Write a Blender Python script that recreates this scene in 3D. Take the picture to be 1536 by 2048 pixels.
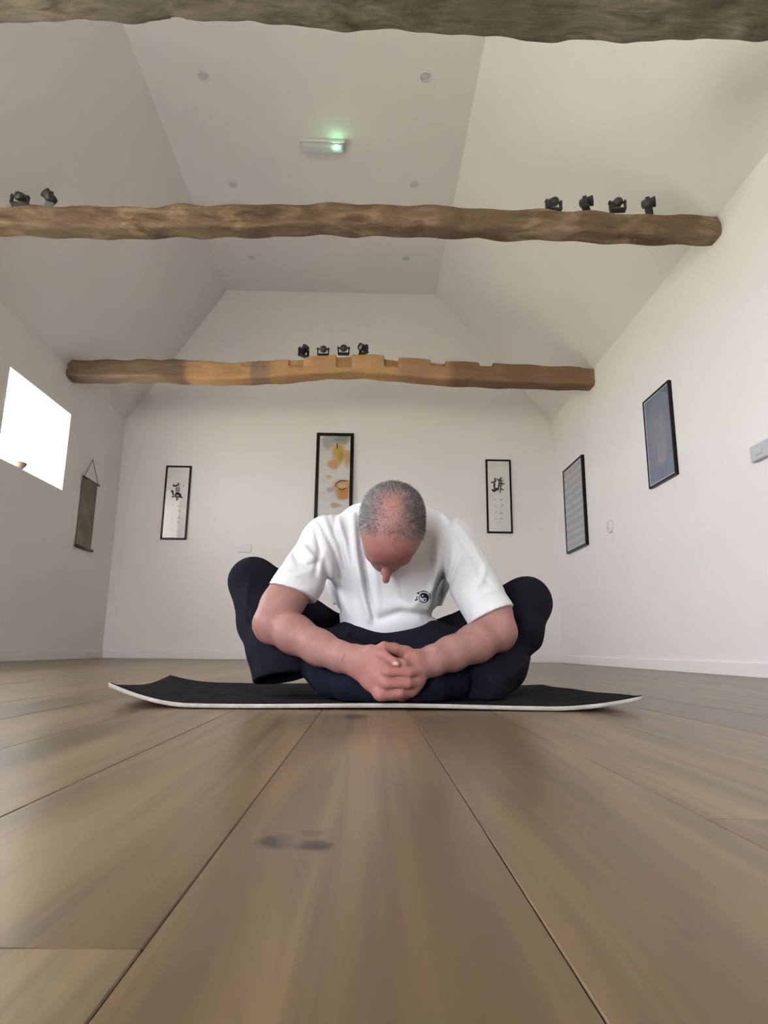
import bpy, bmesh, math, random
import numpy as np
from mathutils import Vector, Matrix

# ------------------------------------------------------------------ clear
for o in list(bpy.data.objects):
    bpy.data.objects.remove(o, do_unlink=True)
SC = bpy.context.scene
COL = SC.collection
random.seed(7)
RNG = np.random.default_rng(11)

# ------------------------------------------------------------------ camera
CAM_H = .127            # phone stood on the floor
FPX = 1285.0            # focal length in pixels of the 1536 x 2048 frame
PITCH, YAW, ROLL = math.radians(12.0), math.radians(1.22), math.radians(.65)
FW = np.array([math.sin(YAW) * math.cos(PITCH), math.cos(YAW) * math.cos(PITCH), math.sin(PITCH)])
_r0 = np.array([math.cos(YAW), -math.sin(YAW), 0.0])
_u0 = np.cross(_r0, FW)
RT = _r0 * math.cos(ROLL) + _u0 * math.sin(ROLL)
UP = np.cross(RT, FW)
CP = np.array([0, 0, CAM_H])
cam_d = bpy.data.cameras.new('camera')
cam_d.sensor_fit = 'AUTO'
cam_d.sensor_width = 36.0
cam_d.lens = FPX / 2048 * 36.0
cam_d.clip_start = .01
cam = bpy.data.objects.new('camera', cam_d)
COL.objects.link(cam)
cam.matrix_world = Matrix(((RT[0], UP[0], -FW[0], 0), (RT[1], UP[1], -FW[1], 0), (RT[2], UP[2], -FW[2], CAM_H), (0, 0, 0, 1)))
SC.camera = cam

# ------------------------------------------------------------------ world, exposure
SKY = 9.0
w = bpy.data.worlds.new('world')
SC.world = w
w.use_nodes = True
bg = w.node_tree.nodes['Background']
bg.inputs['Color'].default_value = (.89, .925, 1.0, 1)
bg.inputs['Strength'].default_value = SKY
sun_d = bpy.data.lights.new('sun', 'SUN')          # behind the house: lights the ground outside, never enters
sun_d.energy = 95.0
sun_d.angle = math.radians(3)
sun_d.color = (1.0, .97, .93)
sun = bpy.data.objects.new('sun', sun_d)
COL.objects.link(sun)
sun.rotation_euler = Vector((-.50, -.38, -.78)).to_track_quat('-Z', 'Y').to_euler()
SC.view_settings.view_transform = 'Standard'
SC.view_settings.look = 'None'
SC.view_settings.exposure = 1.64
SC.view_settings.gamma = 1.0
SC.view_settings.use_curve_mapping = False
SC.cycles.max_bounces = 6
SC.cycles.diffuse_bounces = 3
SC.cycles.glossy_bounces = 3
SC.cycles.sample_clamp_indirect = 6.0
SC.cycles.caustics_reflective = False
SC.cycles.caustics_refractive = False
SC.cycles.use_adaptive_sampling = False

# ------------------------------------------------------------------ room measures
XL, XR, YB, YF = -2.748, 2.031, 6.86, -2.6
EL, ER, ZC = 2.587, 2.67, 4.211            # eaves left, right; flat ceiling
XCL, XCR = -1.715, .732                    # flat ceiling edges
TW = .36                                   # wall thickness
OPEN = {'window_1': (4.60, 5.62, 1.465, 2.185), 'added_window_2': (2.05, 3.05, 1.1, 2.185), 'added_window_3': (-1.6, -.4, 1.1, 2.185)}  # first window is in view; the other two are added to bring in daylight
ADDED_DOOR = (-2.5, -1.15, 0.0, 2.15)              # unseen glazed door behind the camera, added to supply daylight (x0, x1, z0, z1)

# sky light comes in through the visible window and the added openings: portals guide the sky sampling
def portal(mat, sx, sy):
    L = bpy.data.lights.new('sky_portal', 'AREA')
    L.shape = 'RECTANGLE'
    L.size, L.size_y = sx, sy
    L.cycles.is_portal = True
    lo = bpy.data.objects.new('sky_portal', L)
    COL.objects.link(lo)
    lo.matrix_world = mat
for nm, (y0, y1, z0, z1) in OPEN.items():
    # area lights shine along local -Z: turned to +X here, to +Y for the door
    portal(Matrix.Translation((XL - TW - .08, (y0 + y1) / 2, (z0 + z1) / 2)) @ Matrix(((0, 0, -1, 0), (1, 0, 0, 0), (0, -1, 0, 0), (0, 0, 0, 1))), y1 - y0, z1 - z0)
portal(Matrix.Translation(((ADDED_DOOR[0] + ADDED_DOOR[1]) / 2, YF - TW - .03, (ADDED_DOOR[2] + ADDED_DOOR[3]) / 2)) @ Matrix(((1, 0, 0, 0), (0, 0, -1, 0), (0, 1, 0, 0), (0, 0, 0, 1))), ADDED_DOOR[1] - ADDED_DOOR[0], ADDED_DOOR[3] - ADDED_DOOR[2])


# ------------------------------------------------------------------ pixel helpers (1536 x 2048 frame)
def ray(px, py):
    d = FW * FPX + RT * (px - 768) + UP * (1024 - py)
    return d
def atY(px, py, Y):
    d = ray(px, py)
    return CP + d * (Y / d[1])
def atX(px, py, X):
    d = ray(px, py)
    return CP + d * (X / d[0])
def atZ(px, py, Z):
    d = ray(px, py)
    return CP + d * ((Z - CAM_H) / d[2])


# ------------------------------------------------------------------ object helpers
def tag(o, label=None, cat=None, group=None, kind=None):
    if label: o['label'] = label
    if cat: o['category'] = cat
    if group: o['group'] = group
    if kind: o['kind'] = kind
    return o
def empty(name, loc=(0, 0, 0), rz=0.0, parent=None):
    o = bpy.data.objects.new(name, None)
    o.empty_display_size = .05
    COL.objects.link(o)
    o.location = loc
    o.rotation_euler = (0, 0, rz)
    if parent: o.parent = parent
    return o
def link(name, me, mat=None, parent=None, smooth=False):
    if mat is not None and len(me.materials) == 0: me.materials.append(mat)
    o = bpy.data.objects.new(name, me)
    COL.objects.link(o)
    if parent: o.parent = parent
    if smooth:
        me.polygons.foreach_set('use_smooth', np.ones(len(me.polygons), dtype=bool))
    return o
def bm_obj(name, bm, mat, parent=None, smooth=False):
    me = bpy.data.meshes.new(name)
    bm.normal_update()
    bm.to_mesh(me)
    bm.free()
    return link(name, me, mat, parent, smooth)
def add_box(bm, x0, x1, y0, y1, z0, z1, bev=0.0, seg=1):
    r = bmesh.ops.create_cube(bm, size=1.0)
    vs = r['verts']
    for v in vs:
        v.co = Vector(((x0 + x1) / 2 + v.co.x * (x1 - x0), (y0 + y1) / 2 + v.co.y * (y1 - y0), (z0 + z1) / 2 + v.co.z * (z1 - z0)))
    if bev > 0:
        es = set()
        for v in vs: es.update(v.link_edges)
        bmesh.ops.bevel(bm, geom=list(es), offset=bev, segments=seg, affect='EDGES', profile=.5)
def add_prism(bm, poly, ext):
    """poly: 3d points (planar loop), extruded by vector ext"""
    ext = Vector(ext)
    a = [bm.verts.new(Vector(p)) for p in poly]
    b = [bm.verts.new(Vector(p) + ext) for p in poly]
    n = len(poly)
    bm.faces.new(a)
    bm.faces.new(b[::-1])
    for i in range(n):
        bm.faces.new((a[i], b[i], b[(i + 1) % n], a[(i + 1) % n]))
    bmesh.ops.recalc_face_normals(bm, faces=bm.faces[:])
def add_tube(bm, pts, rad, seg=8, caps=True):
    pts = [Vector(p) for p in pts]
    rads = rad if isinstance(rad, (list, tuple)) else [rad] * len(pts)
    rings = []
    for i, p in enumerate(pts):
        d = (pts[min(i + 1, len(pts) - 1)] - pts[max(i - 1, 0)]).normalized()
        a = d.orthogonal().normalized() if i == 0 else (prev - d * prev.dot(d)).normalized()
        prev = a
        b = d.cross(a)
        rings.append([bm.verts.new(p + (a * math.cos(t) + b * math.sin(t)) * rads[i]) for t in [2 * math.pi * k / seg for k in range(seg)]])
    for i in range(len(rings) - 1):
        for k in range(seg):
            bm.faces.new((rings[i][k], rings[i][(k + 1) % seg], rings[i + 1][(k + 1) % seg], rings[i + 1][k]))
    if caps:
        bm.faces.new(rings[0][::-1])
        bm.faces.new(rings[-1])
def add_lathe(bm, prof, seg=24, M=Matrix()):
    """prof: (r, z) list spun round z"""
    rings = []
    for r, z in prof:
        rings.append([bm.verts.new(M @ Vector((r * math.cos(2 * math.pi * k / seg), r * math.sin(2 * math.pi * k / seg), z))) for k in range(seg)])
    for i in range(len(rings) - 1):
        for k in range(seg):
            bm.faces.new((rings[i][k], rings[i][(k + 1) % seg], rings[i + 1][(k + 1) % seg], rings[i + 1][k]))
    bm.faces.new(rings[0][::-1])
    bm.faces.new(rings[-1])
    bmesh.ops.recalc_face_normals(bm, faces=bm.faces[:])


# ------------------------------------------------------------------ material helpers
class NT:
    def __init__(self, name):
        self.m = bpy.data.materials.new(name)
        self.m.use_nodes = True
        self.t = self.m.node_tree
        self.n = self.t.nodes
        self.b = self.n['Principled BSDF']
    def node(self, typ, **kw):
        x = self.n.new(typ)
        for k, v in kw.items(): setattr(x, k, v)
        return x
    def lk(self, a, b): self.t.links.new(a, b)
    def set(self, **kw):
        names = {'col': 'Base Color', 'rough': 'Roughness', 'spec': 'Specular IOR Level', 'metal': 'Metallic', 'sheen': 'Sheen Weight', 'coat': 'Coat Weight',
                 'sss': 'Subsurface Weight', 'emis': 'Emission Color', 'estr': 'Emission Strength'}
        for k, v in kw.items():
            if k in ('col', 'emis') and len(v) == 3: v = (*v, 1)
            self.b.inputs[names[k]].default_value = v
        return self
    def coord(self, kind='Object', scale=(1, 1, 1), loc=(0, 0, 0), rot=(0, 0, 0)):
        tc = self.node('ShaderNodeTexCoord')
        mp = self.node('ShaderNodeMapping')
        mp.inputs['Scale'].default_value = scale
        mp.inputs['Location'].default_value = loc
        mp.inputs['Rotation'].default_value = rot
        self.lk(tc.outputs[kind], mp.inputs['Vector'])
        return mp.outputs['Vector']
    def noise(self, vec, scale=5, detail=3, rough=.5, dist=0.0):
        x = self.node('ShaderNodeTexNoise')
        x.inputs['Scale'].default_value = scale
        x.inputs['Detail'].default_value = detail
        x.inputs['Roughness'].default_value = rough
        x.inputs['Distortion'].default_value = dist
        if vec is not None: self.lk(vec, x.inputs['Vector'])
        return x.outputs['Fac']
    def ramp(self, fac, stops):
        x = self.node('ShaderNodeValToRGB')
        cr = x.color_ramp
        while len(cr.elements) < len(stops): cr.elements.new(.5)
        for e, (p, c) in zip(cr.elements, stops):
            e.position = p
            e.color = (*c, 1) if len(c) == 3 else c
        self.lk(fac, x.inputs['Fac'])
        return x.outputs['Color']
    def mix(self, fac, a, b, blend='MIX'):
        x = self.node('ShaderNodeMix', data_type='RGBA', blend_type=blend)
        for s, v in ((x.inputs[0], fac), (x.inputs[6], a), (x.inputs[7], b)):
            if isinstance(v, (int, float)): s.default_value = v
            elif isinstance(v, (tuple, list)): s.default_value = (*v, 1) if len(v) == 3 else v
            else: self.lk(v, s)
        return x.outputs[2]
    def math(self, op, a, b=0.0, clamp=False):
        x = self.node('ShaderNodeMath', operation=op, use_clamp=clamp)
        for s, v in ((x.inputs[0], a), (x.inputs[1], b)):
            if isinstance(v, (int, float)): s.default_value = v
            else: self.lk(v, s)
        return x.outputs[0]
    def ell(self, vec, c, r, soft=.35):
        """1 inside an ellipse / ellipsoid at c with radii r, 0 outside, soft edge"""
        mp = self.node('ShaderNodeVectorMath', operation='SUBTRACT')
        self.lk(vec, mp.inputs[0])
        mp.inputs[1].default_value = c
        d = self.node('ShaderNodeVectorMath', operation='DIVIDE')
        self.lk(mp.outputs[0], d.inputs[0])
        d.inputs[1].default_value = r
        l = self.node('ShaderNodeVectorMath', operation='LENGTH')
        self.lk(d.outputs[0], l.inputs[0])
        mr = self.node('ShaderNodeMapRange', interpolation_type='SMOOTHSTEP')
        mr.inputs['From Min'].default_value = 1 + soft
        mr.inputs['From Max'].default_value = 1 - soft
        self.lk(l.outputs['Value'], mr.inputs['Value'])
        return mr.outputs['Result']
    def bump(self, h, strength=.3, dist=.01):
        x = self.node('ShaderNodeBump')
        x.inputs['Strength'].default_value = strength
        x.inputs['Distance'].default_value = dist
        self.lk(h, x.inputs['Height'])
        self.lk(x.outputs['Normal'], self.b.inputs['Normal'])
    def color(self, c): self.lk(c, self.b.inputs['Base Color'])

def plain(name, col, rough=.6, spec=.4, metal=0.0, var=.06, scale=30):
    m = NT(name).set(rough=rough, spec=spec, metal=metal)
    f = m.noise(m.coord(), scale, 3)
    a = tuple(max(0, c * (1 - var)) for c in col)
    b = tuple(min(1, c * (1 + var)) for c in col)
    m.color(m.ramp(f, [(.3, a), (.7, b)]))
    return m.m

def mat_wall():
    m = NT('plaster_paint').set(rough=.85, spec=.25)
    v = m.coord()
    f = m.noise(v, 1.3, 3)
    m.color(m.ramp(f, [(.3, (.865, .818, .79)), (.7, (.89, .843, .815))]))
    return m.m

def oak(name, knots=()):
    m = NT(name).set(spec=.26)
    tc = m.node('ShaderNodeTexCoord')
    oi = m.node('ShaderNodeObjectInfo')
    off = m.node('ShaderNodeVectorMath', operation='SCALE')
    off.inputs[0].default_value = (37.0, 91.0, 13.0)
    m.lk(oi.outputs['Random'], off.inputs['Scale'])
    add = m.node('ShaderNodeVectorMath', operation='ADD')
    m.lk(tc.outputs['Object'], add.inputs[0])
    m.lk(off.outputs[0], add.inputs[1])
    def scaled(s):
        x = m.node('ShaderNodeVectorMath', operation='MULTIPLY')
        m.lk(add.outputs[0], x.inputs[0])
        x.inputs[1].default_value = s
        return x.outputs[0]
    broad = m.noise(scaled((7, .9, 1)), 1.0, 2, .5, .6)      # heartwood bands
    figure = m.noise(scaled((30, 1.3, 1)), 1.0, 3, .55, 1.1)   # cathedral figure
    fine = m.noise(scaled((420, 7, 1)), 1.0, 1, .5)           # pores
    c = m.ramp(broad, [(.30, (.122, .082, .043)), (.5, (.212, .150, .083)), (.70, (.285, .216, .124))])
    c = m.mix(m.math('MULTIPLY', m.ramp(figure, [(.40, (0, 0, 0)), (.62, (1, 1, 1))]), .62), c, (.112, .085, .058))
    c = m.mix(m.math('MULTIPLY', m.ramp(fine, [(.5, (0, 0, 0)), (.8, (1, 1, 1))]), .13), c, (.10, .075, .05))
    hv = m.node('ShaderNodeHueSaturation')
    m.lk(m.math('MULTIPLY_ADD', oi.outputs['Random'], .22), hv.inputs['Value'])
    hv.inputs['Value'].links[0].from_node.inputs[2].default_value = .87
    hv.inputs['Saturation'].default_value = 1.06
    m.lk(c, hv.inputs['Color'])
    c = hv.outputs['Color']
    for (kc, kr, depth) in knots:
        wob = m.node('ShaderNodeVectorMath', operation='ADD')
        nz = m.node('ShaderNodeTexNoise')
        nz.inputs['Scale'].default_value = 55
        m.lk(tc.outputs['Object'], nz.inputs['Vector'])
        sc = m.node('ShaderNodeVectorMath', operation='MULTIPLY_ADD')
        m.lk(nz.outputs['Color'], sc.inputs[0])
        sc.inputs[1].default_value = (.010, .014, 0)
        sc.inputs[2].default_value = (-.005, -.007, 0)
        m.lk(tc.outputs['Object'], wob.inputs[0])
        m.lk(sc.outputs[0], wob.inputs[1])
        halo = m.ell(wob.outputs[0], kc, (kr[0] * 2.6, kr[1] * 2.8, 9), .6)
        c = m.mix(m.math('MULTIPLY', halo, .35 * depth), c, (.19, .125, .085))
        core = m.ell(wob.outputs[0], kc, (kr[0], kr[1], 9), .45)
        c = m.mix(m.math('MULTIPLY', core, .95 * depth), c, (.032, .027, .025))
    m.color(c)
    rr = m.node('ShaderNodeMapRange')
    m.lk(broad, rr.inputs['Value'])
    rr.inputs['To Min'].default_value = .25
    rr.inputs['To Max'].default_value = .37
    m.lk(rr.outputs[0], m.b.inputs['Roughness'])
    m.bump(fine, .025, .001)
    return m.m

def old_wood(name, dark, mid, light, patches=()):
    m = NT(name).set(rough=.78, spec=.25)
    v = m.coord(scale=(1.6, 4.5, 4.5))
    f = m.noise(v, 2.8, 6, .62, .7)
    g = m.noise(m.coord(scale=(3, 40, 40)), 2.0, 4, .6)
    big = m.noise(m.coord(scale=(1, 1, 1)), 1.7, 2)
    c = m.ramp(f, [(.34, dark), (.50, mid), (.68, light)])
    c = m.mix(m.math('MULTIPLY', m.ramp(g, [(.48, (0, 0, 0)), (.74, (1, 1, 1))]), .45), c, tuple(x * .45 for x in dark))
    c = m.mix(m.math('MULTIPLY', m.ramp(big, [(.45, (0, 0, 0)), (.58, (1, 1, 1))]), .60), c, tuple(.5 * (a + b) for a, b in zip(dark, mid)))
    vo = m.coord()
    for (pc, pr, col, k) in patches:
        c = m.mix(m.math('MULTIPLY', m.ell(vo, pc, pr, .12), k), c, col)
    m.color(c)
    m.bump(m.math('ADD', f, g), .32, .010)
    return m.m

def glass_mat(name, gl=.9, tint=(1, 1, 1)):
    m = bpy.data.materials.new(name)
    m.use_nodes = True
    t = m.node_tree
    t.nodes.remove(t.nodes['Principled BSDF'])
    tr = t.nodes.new('ShaderNodeBsdfTransparent')
    tr.inputs['Color'].default_value = (*tint, 1)
    g = t.nodes.new('ShaderNodeBsdfGlossy')
    g.inputs['Roughness'].default_value = .02
    fr = t.nodes.new('ShaderNodeFresnel')
    ge = t.nodes.new('ShaderNodeNewGeometry')      # rays pass straight through: both faces reflect as air-to-glass
    io = t.nodes.new('ShaderNodeMapRange')
    io.inputs['To Min'].default_value = 1.45
    io.inputs['To Max'].default_value = 1 / 1.45
    t.links.new(ge.outputs['Backfacing'], io.inputs['Value'])
    t.links.new(io.outputs['Result'], fr.inputs['IOR'])
    ml = t.nodes.new('ShaderNodeMath')
    ml.operation = 'MULTIPLY'
    ml.inputs[1].default_value = gl
    t.links.new(fr.outputs[0], ml.inputs[0])
    mx = t.nodes.new('ShaderNodeMixShader')
    t.links.new(ml.outputs[0], mx.inputs['Fac'])
    t.links.new(tr.outputs[0], mx.inputs[1])
    t.links.new(g.outputs[0], mx.inputs[2])
    t.links.new(mx.outputs[0], t.nodes['Material Output'].inputs['Surface'])
    return m

M = {}
M['wall'] = mat_wall()
M['white_wood'] = plain('white_gloss_paint', (.76, .75, .72), .45, .4, var=.02)
M['glass'] = glass_mat('window_glass')
M['picture_glass'] = glass_mat('picture_glass', .8)
M['black_frame'] = plain('black_lacquer', (.008, .0075, .0075), .35, .2, var=.2)
M['black_metal'] = plain('black_metal', (.035, .034, .034), .42, .5, .3, var=.2)
M['chrome'] = plain('satin_metal', (.55, .55, .55), .25, .5, 1.0, var=.05)
M['ink'] = plain('black_ink', (.030, .030, .034), .8, .2, var=.3)
M['ink_grey'] = plain('washed_ink', (.30, .30, .30), .8, .2, var=.2)
M['ink_pale'] = plain('faint_ink', (.46, .46, .45), .8, .2, var=.2)
M['plastic'] = plain('white_plastic', (.78, .77, .76), .4, .45, var=.02)
M['grey_plastic'] = plain('pale_grey_plastic', (.56, .58, .60), .5, .4, var=.02)


# ------------------------------------------------------------------ implicit surfaces (numpy) -> mesh
class Vol:
    def __init__(self, lo, hi, h):
        self.lo = np.array(lo, np.float32)
        self.h = h
        self.n = np.ceil((np.array(hi) - np.array(lo)) / h).astype(int) + 1
        self.F = np.full(self.n, .5, np.float32)
        self.ax = [(self.lo[i] + h * np.arange(self.n[i])).astype(np.float32) for i in range(3)]
    def sub(self, lo, hi):
        a = np.clip(np.floor((np.array(lo) - self.lo) / self.h).astype(int), 0, self.n)
        b = np.clip(np.ceil((np.array(hi) - self.lo) / self.h).astype(int) + 1, 0, self.n)
        if np.any(b <= a): return None, None
        sl = tuple(slice(int(p), int(q)) for p, q in zip(a, b))
        return sl, (self.ax[0][sl[0]][:, None, None], self.ax[1][sl[1]][None, :, None], self.ax[2][sl[2]][None, None, :])
    def put(self, fn, lo, hi, k=.0, op='add'):
        pad = k + 4 * self.h
        sl, X = self.sub(np.array(lo) - pad, np.array(hi) + pad)
        if sl is None: return
        d = fn(*X).astype(np.float32)
        a = self.F[sl]
        if op == 'sub':
            a, d = -a, d
        if k > 0:
            hh = np.maximum(k - np.abs(a - d), 0) / k
            r = np.minimum(a, d) - hh * hh * k * .25
        else:
            r = np.minimum(a, d)
        self.F[sl] = -r if op == 'sub' else r
    def cone(self, a, b, ra, rb, k=.01, op='add', sc=(1, 1, 1)):
        """tapered capsule; sc stretches it about its middle"""
        a, b, s = np.array(a, float), np.array(b, float), np.array(sc, float)
        m = (a + b) / 2
        A, B = (a - m) / s, (b - m) / s
        AB = B - A
        L2 = max(float(AB @ AB), 1e-9)
        def fn(x, y, z):
            x, y, z = (x - m[0]) / s[0], (y - m[1]) / s[1], (z - m[2]) / s[2]
            px, py, pz = x - A[0], y - A[1], z - A[2]
            t = np.clip((px * AB[0] + py * AB[1] + pz * AB[2]) / L2, 0, 1)
            return np.sqrt((px - t * AB[0]) ** 2 + (py - t * AB[1]) ** 2 + (pz - t * AB[2]) ** 2) - (ra + (rb - ra) * t)
        r = max(ra, rb) * s
        self.put(fn, np.minimum(a, b) - r, np.maximum(a, b) + r, k, op)
    def chain(self, pts, k=.01, op='add', sc=(1, 1, 1)):
        """pts: (x,y,z,r) list"""
        for p, q in zip(pts[:-1], pts[1:]): self.cone(p[:3], q[:3], p[3], q[3], k, op, sc)
    def ell(self, c, r, R=None, k=.01, op='add'):
        """ellipsoid; R rows are the axes"""
        c, r = np.array(c, float), np.array(r, float)
        R = np.eye(3) if R is None else np.array(R, float)
        ext = np.sqrt(((R.T * r) ** 2).sum(1))
        def fn(x, y, z):
            x, y, z = x - c[0], y - c[1], z - c[2]
            u = [R[i, 0] * x + R[i, 1] * y + R[i, 2] * z for i in range(3)]
            k0 = np.sqrt(sum((u[i] / r[i]) ** 2 for i in range(3)))
            k1 = np.sqrt(sum((u[i] / r[i] ** 2) ** 2 for i in range(3))) + 1e-9
            return np.where(k0 < .2, -r.min() * .8, k0 * (k0 - 1) / k1)
        self.put(fn, c - ext, c + ext, k, op)
    def box(self, lo, hi, k=.0, op='add', rnd=0.0):
        lo, hi = np.array(lo, float), np.array(hi, float)
        c, e = (lo + hi) / 2, (hi - lo) / 2 - rnd
        def fn(x, y, z):
            qx, qy, qz = np.abs(x - c[0]) - e[0], np.abs(y - c[1]) - e[1], np.abs(z - c[2]) - e[2]
            return np.sqrt(np.maximum(qx, 0) ** 2 + np.maximum(qy, 0) ** 2 + np.maximum(qz, 0) ** 2) + np.minimum(np.maximum(qx, np.maximum(qy, qz)), 0) - rnd
        self.put(fn, lo, hi, k, op)
    def cut(self, p, n, lo=None, hi=None):
        """remove the half space on the +n side of p (inside a box if given)"""
        p, n = np.array(p, float), np.array(n, float)
        n = n / np.linalg.norm(n)
        lo = self.lo if lo is None else lo
        hi = self.lo + self.h * self.n if hi is None else hi
        sl, X = self.sub(lo, hi)
        d = (X[0] - p[0]) * n[0] + (X[1] - p[1]) * n[1] + (X[2] - p[2]) * n[2]
        self.F[sl] = np.maximum(self.F[sl], d.astype(np.float32))
    def pix(self):
        if not hasattr(self, '_pix'):
            x, y, z = self.ax[0][:, None, None], self.ax[1][None, :, None], self.ax[2][None, None, :] - CAM_H
            zz = x * FW[0] + y * FW[1] + z * FW[2]
            self._pix = ((768 + FPX * (x * RT[0] + y * RT[1] + z * RT[2]) / zz).astype(np.float32), (1024 - FPX * (x * UP[0] + y * UP[1] + z * UP[2]) / zz).astype(np.float32))
        return self._pix
    def fold(self, pts, wpx, amp, ymax=None):
        """a cloth ridge (amp>0) or crease (amp<0) along a line over the front of the cloth"""
        PX, PY = self.pix()
        if ymax is not None:
            j = max(1, min(int((ymax - self.lo[1]) / self.h), self.n[1]))
        else:
            j = self.n[1]
        PX, PY = PX[:, :j], PY[:, :j]
        best = None
        n = len(pts) - 1
        for i in range(n):
            ax_, ay_ = pts[i]
            dx, dy = pts[i + 1][0] - ax_, pts[i + 1][1] - ay_
            t = np.clip(((PX - ax_) * dx + (PY - ay_) * dy) / (dx * dx + dy * dy + 1e-6), 0, 1)
            d2 = (PX - ax_ - t * dx) ** 2 + (PY - ay_ - t * dy) ** 2
            tt = (i + t) / n
            g = np.exp(-d2 / (wpx * wpx)) * np.sin(np.pi * np.clip(.12 + .76 * tt, 0, 1))
            best = g if best is None else np.maximum(best, g)
        self.F[:, :j] -= amp * best
    def wobble(self, amp, sc, seed=0):
        r = np.random.default_rng(seed)
        x, y, z = self.ax[0][:, None, None], self.ax[1][None, :, None], self.ax[2][None, None, :]
        for i in range(4):
            kx, ky, kz = r.normal(0, 1, 3) * sc * (1 + .6 * i)
            self.F += (amp / (1 + i) * np.sin(kx * x + ky * y + kz * z + r.uniform(0, 6))).astype(np.float32)
    def mesh(self, name):
        F, h = self.F, self.h
        S = F < 0
        cnt = np.zeros(np.array(F.shape) - 1, np.uint8)
        for dx in (0, 1):
            for dy in (0, 1):
                for dz in (0, 1):
                    cnt += S[dx:F.shape[0] - 1 + dx, dy:F.shape[1] - 1 + dy, dz:F.shape[2] - 1 + dz]
        act = (cnt > 0) & (cnt < 8)
        I, J, K = np.nonzero(act)
        ids = np.full(act.shape, -1, np.int32)
        ids[I, J, K] = np.arange(len(I))
        pos = np.zeros((len(I), 3), np.float64)
        num = np.zeros(len(I))
        cor = [(0, 0, 0), (1, 0, 0), (0, 1, 0), (1, 1, 0), (0, 0, 1), (1, 0, 1), (0, 1, 1), (1, 1, 1)]
        for p in range(8):
            for q in range(p + 1, 8):
                a, b = cor[p], cor[q]
                if sum(abs(a[i] - b[i]) for i in range(3)) != 1: continue
                fa = F[I + a[0], J + a[1], K + a[2]].astype(np.float64)
                fb = F[I + b[0], J + b[1], K + b[2]].astype(np.float64)
                m = (fa < 0) != (fb < 0)
                t = np.where(m, fa / np.where(m, fa - fb, 1), 0)
                for i in range(3):
                    pos[:, i] += np.where(m, a[i] + t * (b[i] - a[i]), 0)
                num += m
        pos /= num[:, None]
        V = np.stack([I, J, K], 1) + pos
        V = V * h + self.lo
        quads = []
        for axn in range(3):
            o1, o2 = (axn + 1) % 3, (axn + 2) % 3
            sl0 = [slice(None)] * 3; sl1 = [slice(None)] * 3
            sl0[axn] = slice(0, -1); sl1[axn] = slice(1, None)
            A, B = S[tuple(sl0)], S[tuple(sl1)]
            E = np.nonzero(A != B)
            E = np.stack(E, 1)
            ok = (E[:, o1] >= 1) & (E[:, o2] >= 1) & (E[:, o1] < act.shape[o1]) & (E[:, o2] < act.shape[o2])
            E = E[ok]
            def cid(d1, d2):
                e = E.copy()
                e[:, o1] += d1
                e[:, o2] += d2
                return ids[e[:, 0], e[:, 1], e[:, 2]]
            q = np.stack([cid(-1, -1), cid(0, -1), cid(0, 0), cid(-1, 0)], 1)
            inside = A[E[:, 0], E[:, 1], E[:, 2]]
            q[~inside] = q[~inside][:, ::-1]
            quads.append(q)
        Q = np.concatenate(quads)
        Q = Q[(Q >= 0).all(1)]
        return np_mesh(name, V, Q)

def np_mesh(name, V, Q):
    me = bpy.data.meshes.new(name)
    nf, s = Q.shape
    me.vertices.add(len(V))
    me.vertices.foreach_set('co', V.astype(np.float32).ravel())
    me.loops.add(nf * s)
    me.loops.foreach_set('vertex_index', Q.astype(np.int32).ravel())
    me.polygons.add(nf)
    me.polygons.foreach_set('loop_start', np.arange(0, nf * s, s, dtype=np.int32))
    me.update(calc_edges=True)
    me.validate()
    return me
def relax(me, it=1, lam=.5):
    """laplacian smoothing of a quad mesh"""
    n = len(me.vertices)
    V = np.empty(n * 3, np.float32); me.vertices.foreach_get('co', V); V = V.reshape(-1, 3).astype(np.float64)
    E = np.empty(len(me.edges) * 2, np.int32); me.edges.foreach_get('vertices', E); E = E.reshape(-1, 2)
    deg = np.bincount(E.ravel(), minlength=n).astype(float)[:, None]
    for _ in range(it):
        for l in (lam, -lam * 1.02):
            A = np.zeros_like(V)
            for c in range(3):
                A[:, c] = np.bincount(E[:, 0], V[E[:, 1], c], n) + np.bincount(E[:, 1], V[E[:, 0], c], n)
            V += l * (A / np.maximum(deg, 1) - V)
    me.vertices.foreach_set('co', V.astype(np.float32).ravel())
    me.update()
    return V


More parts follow.
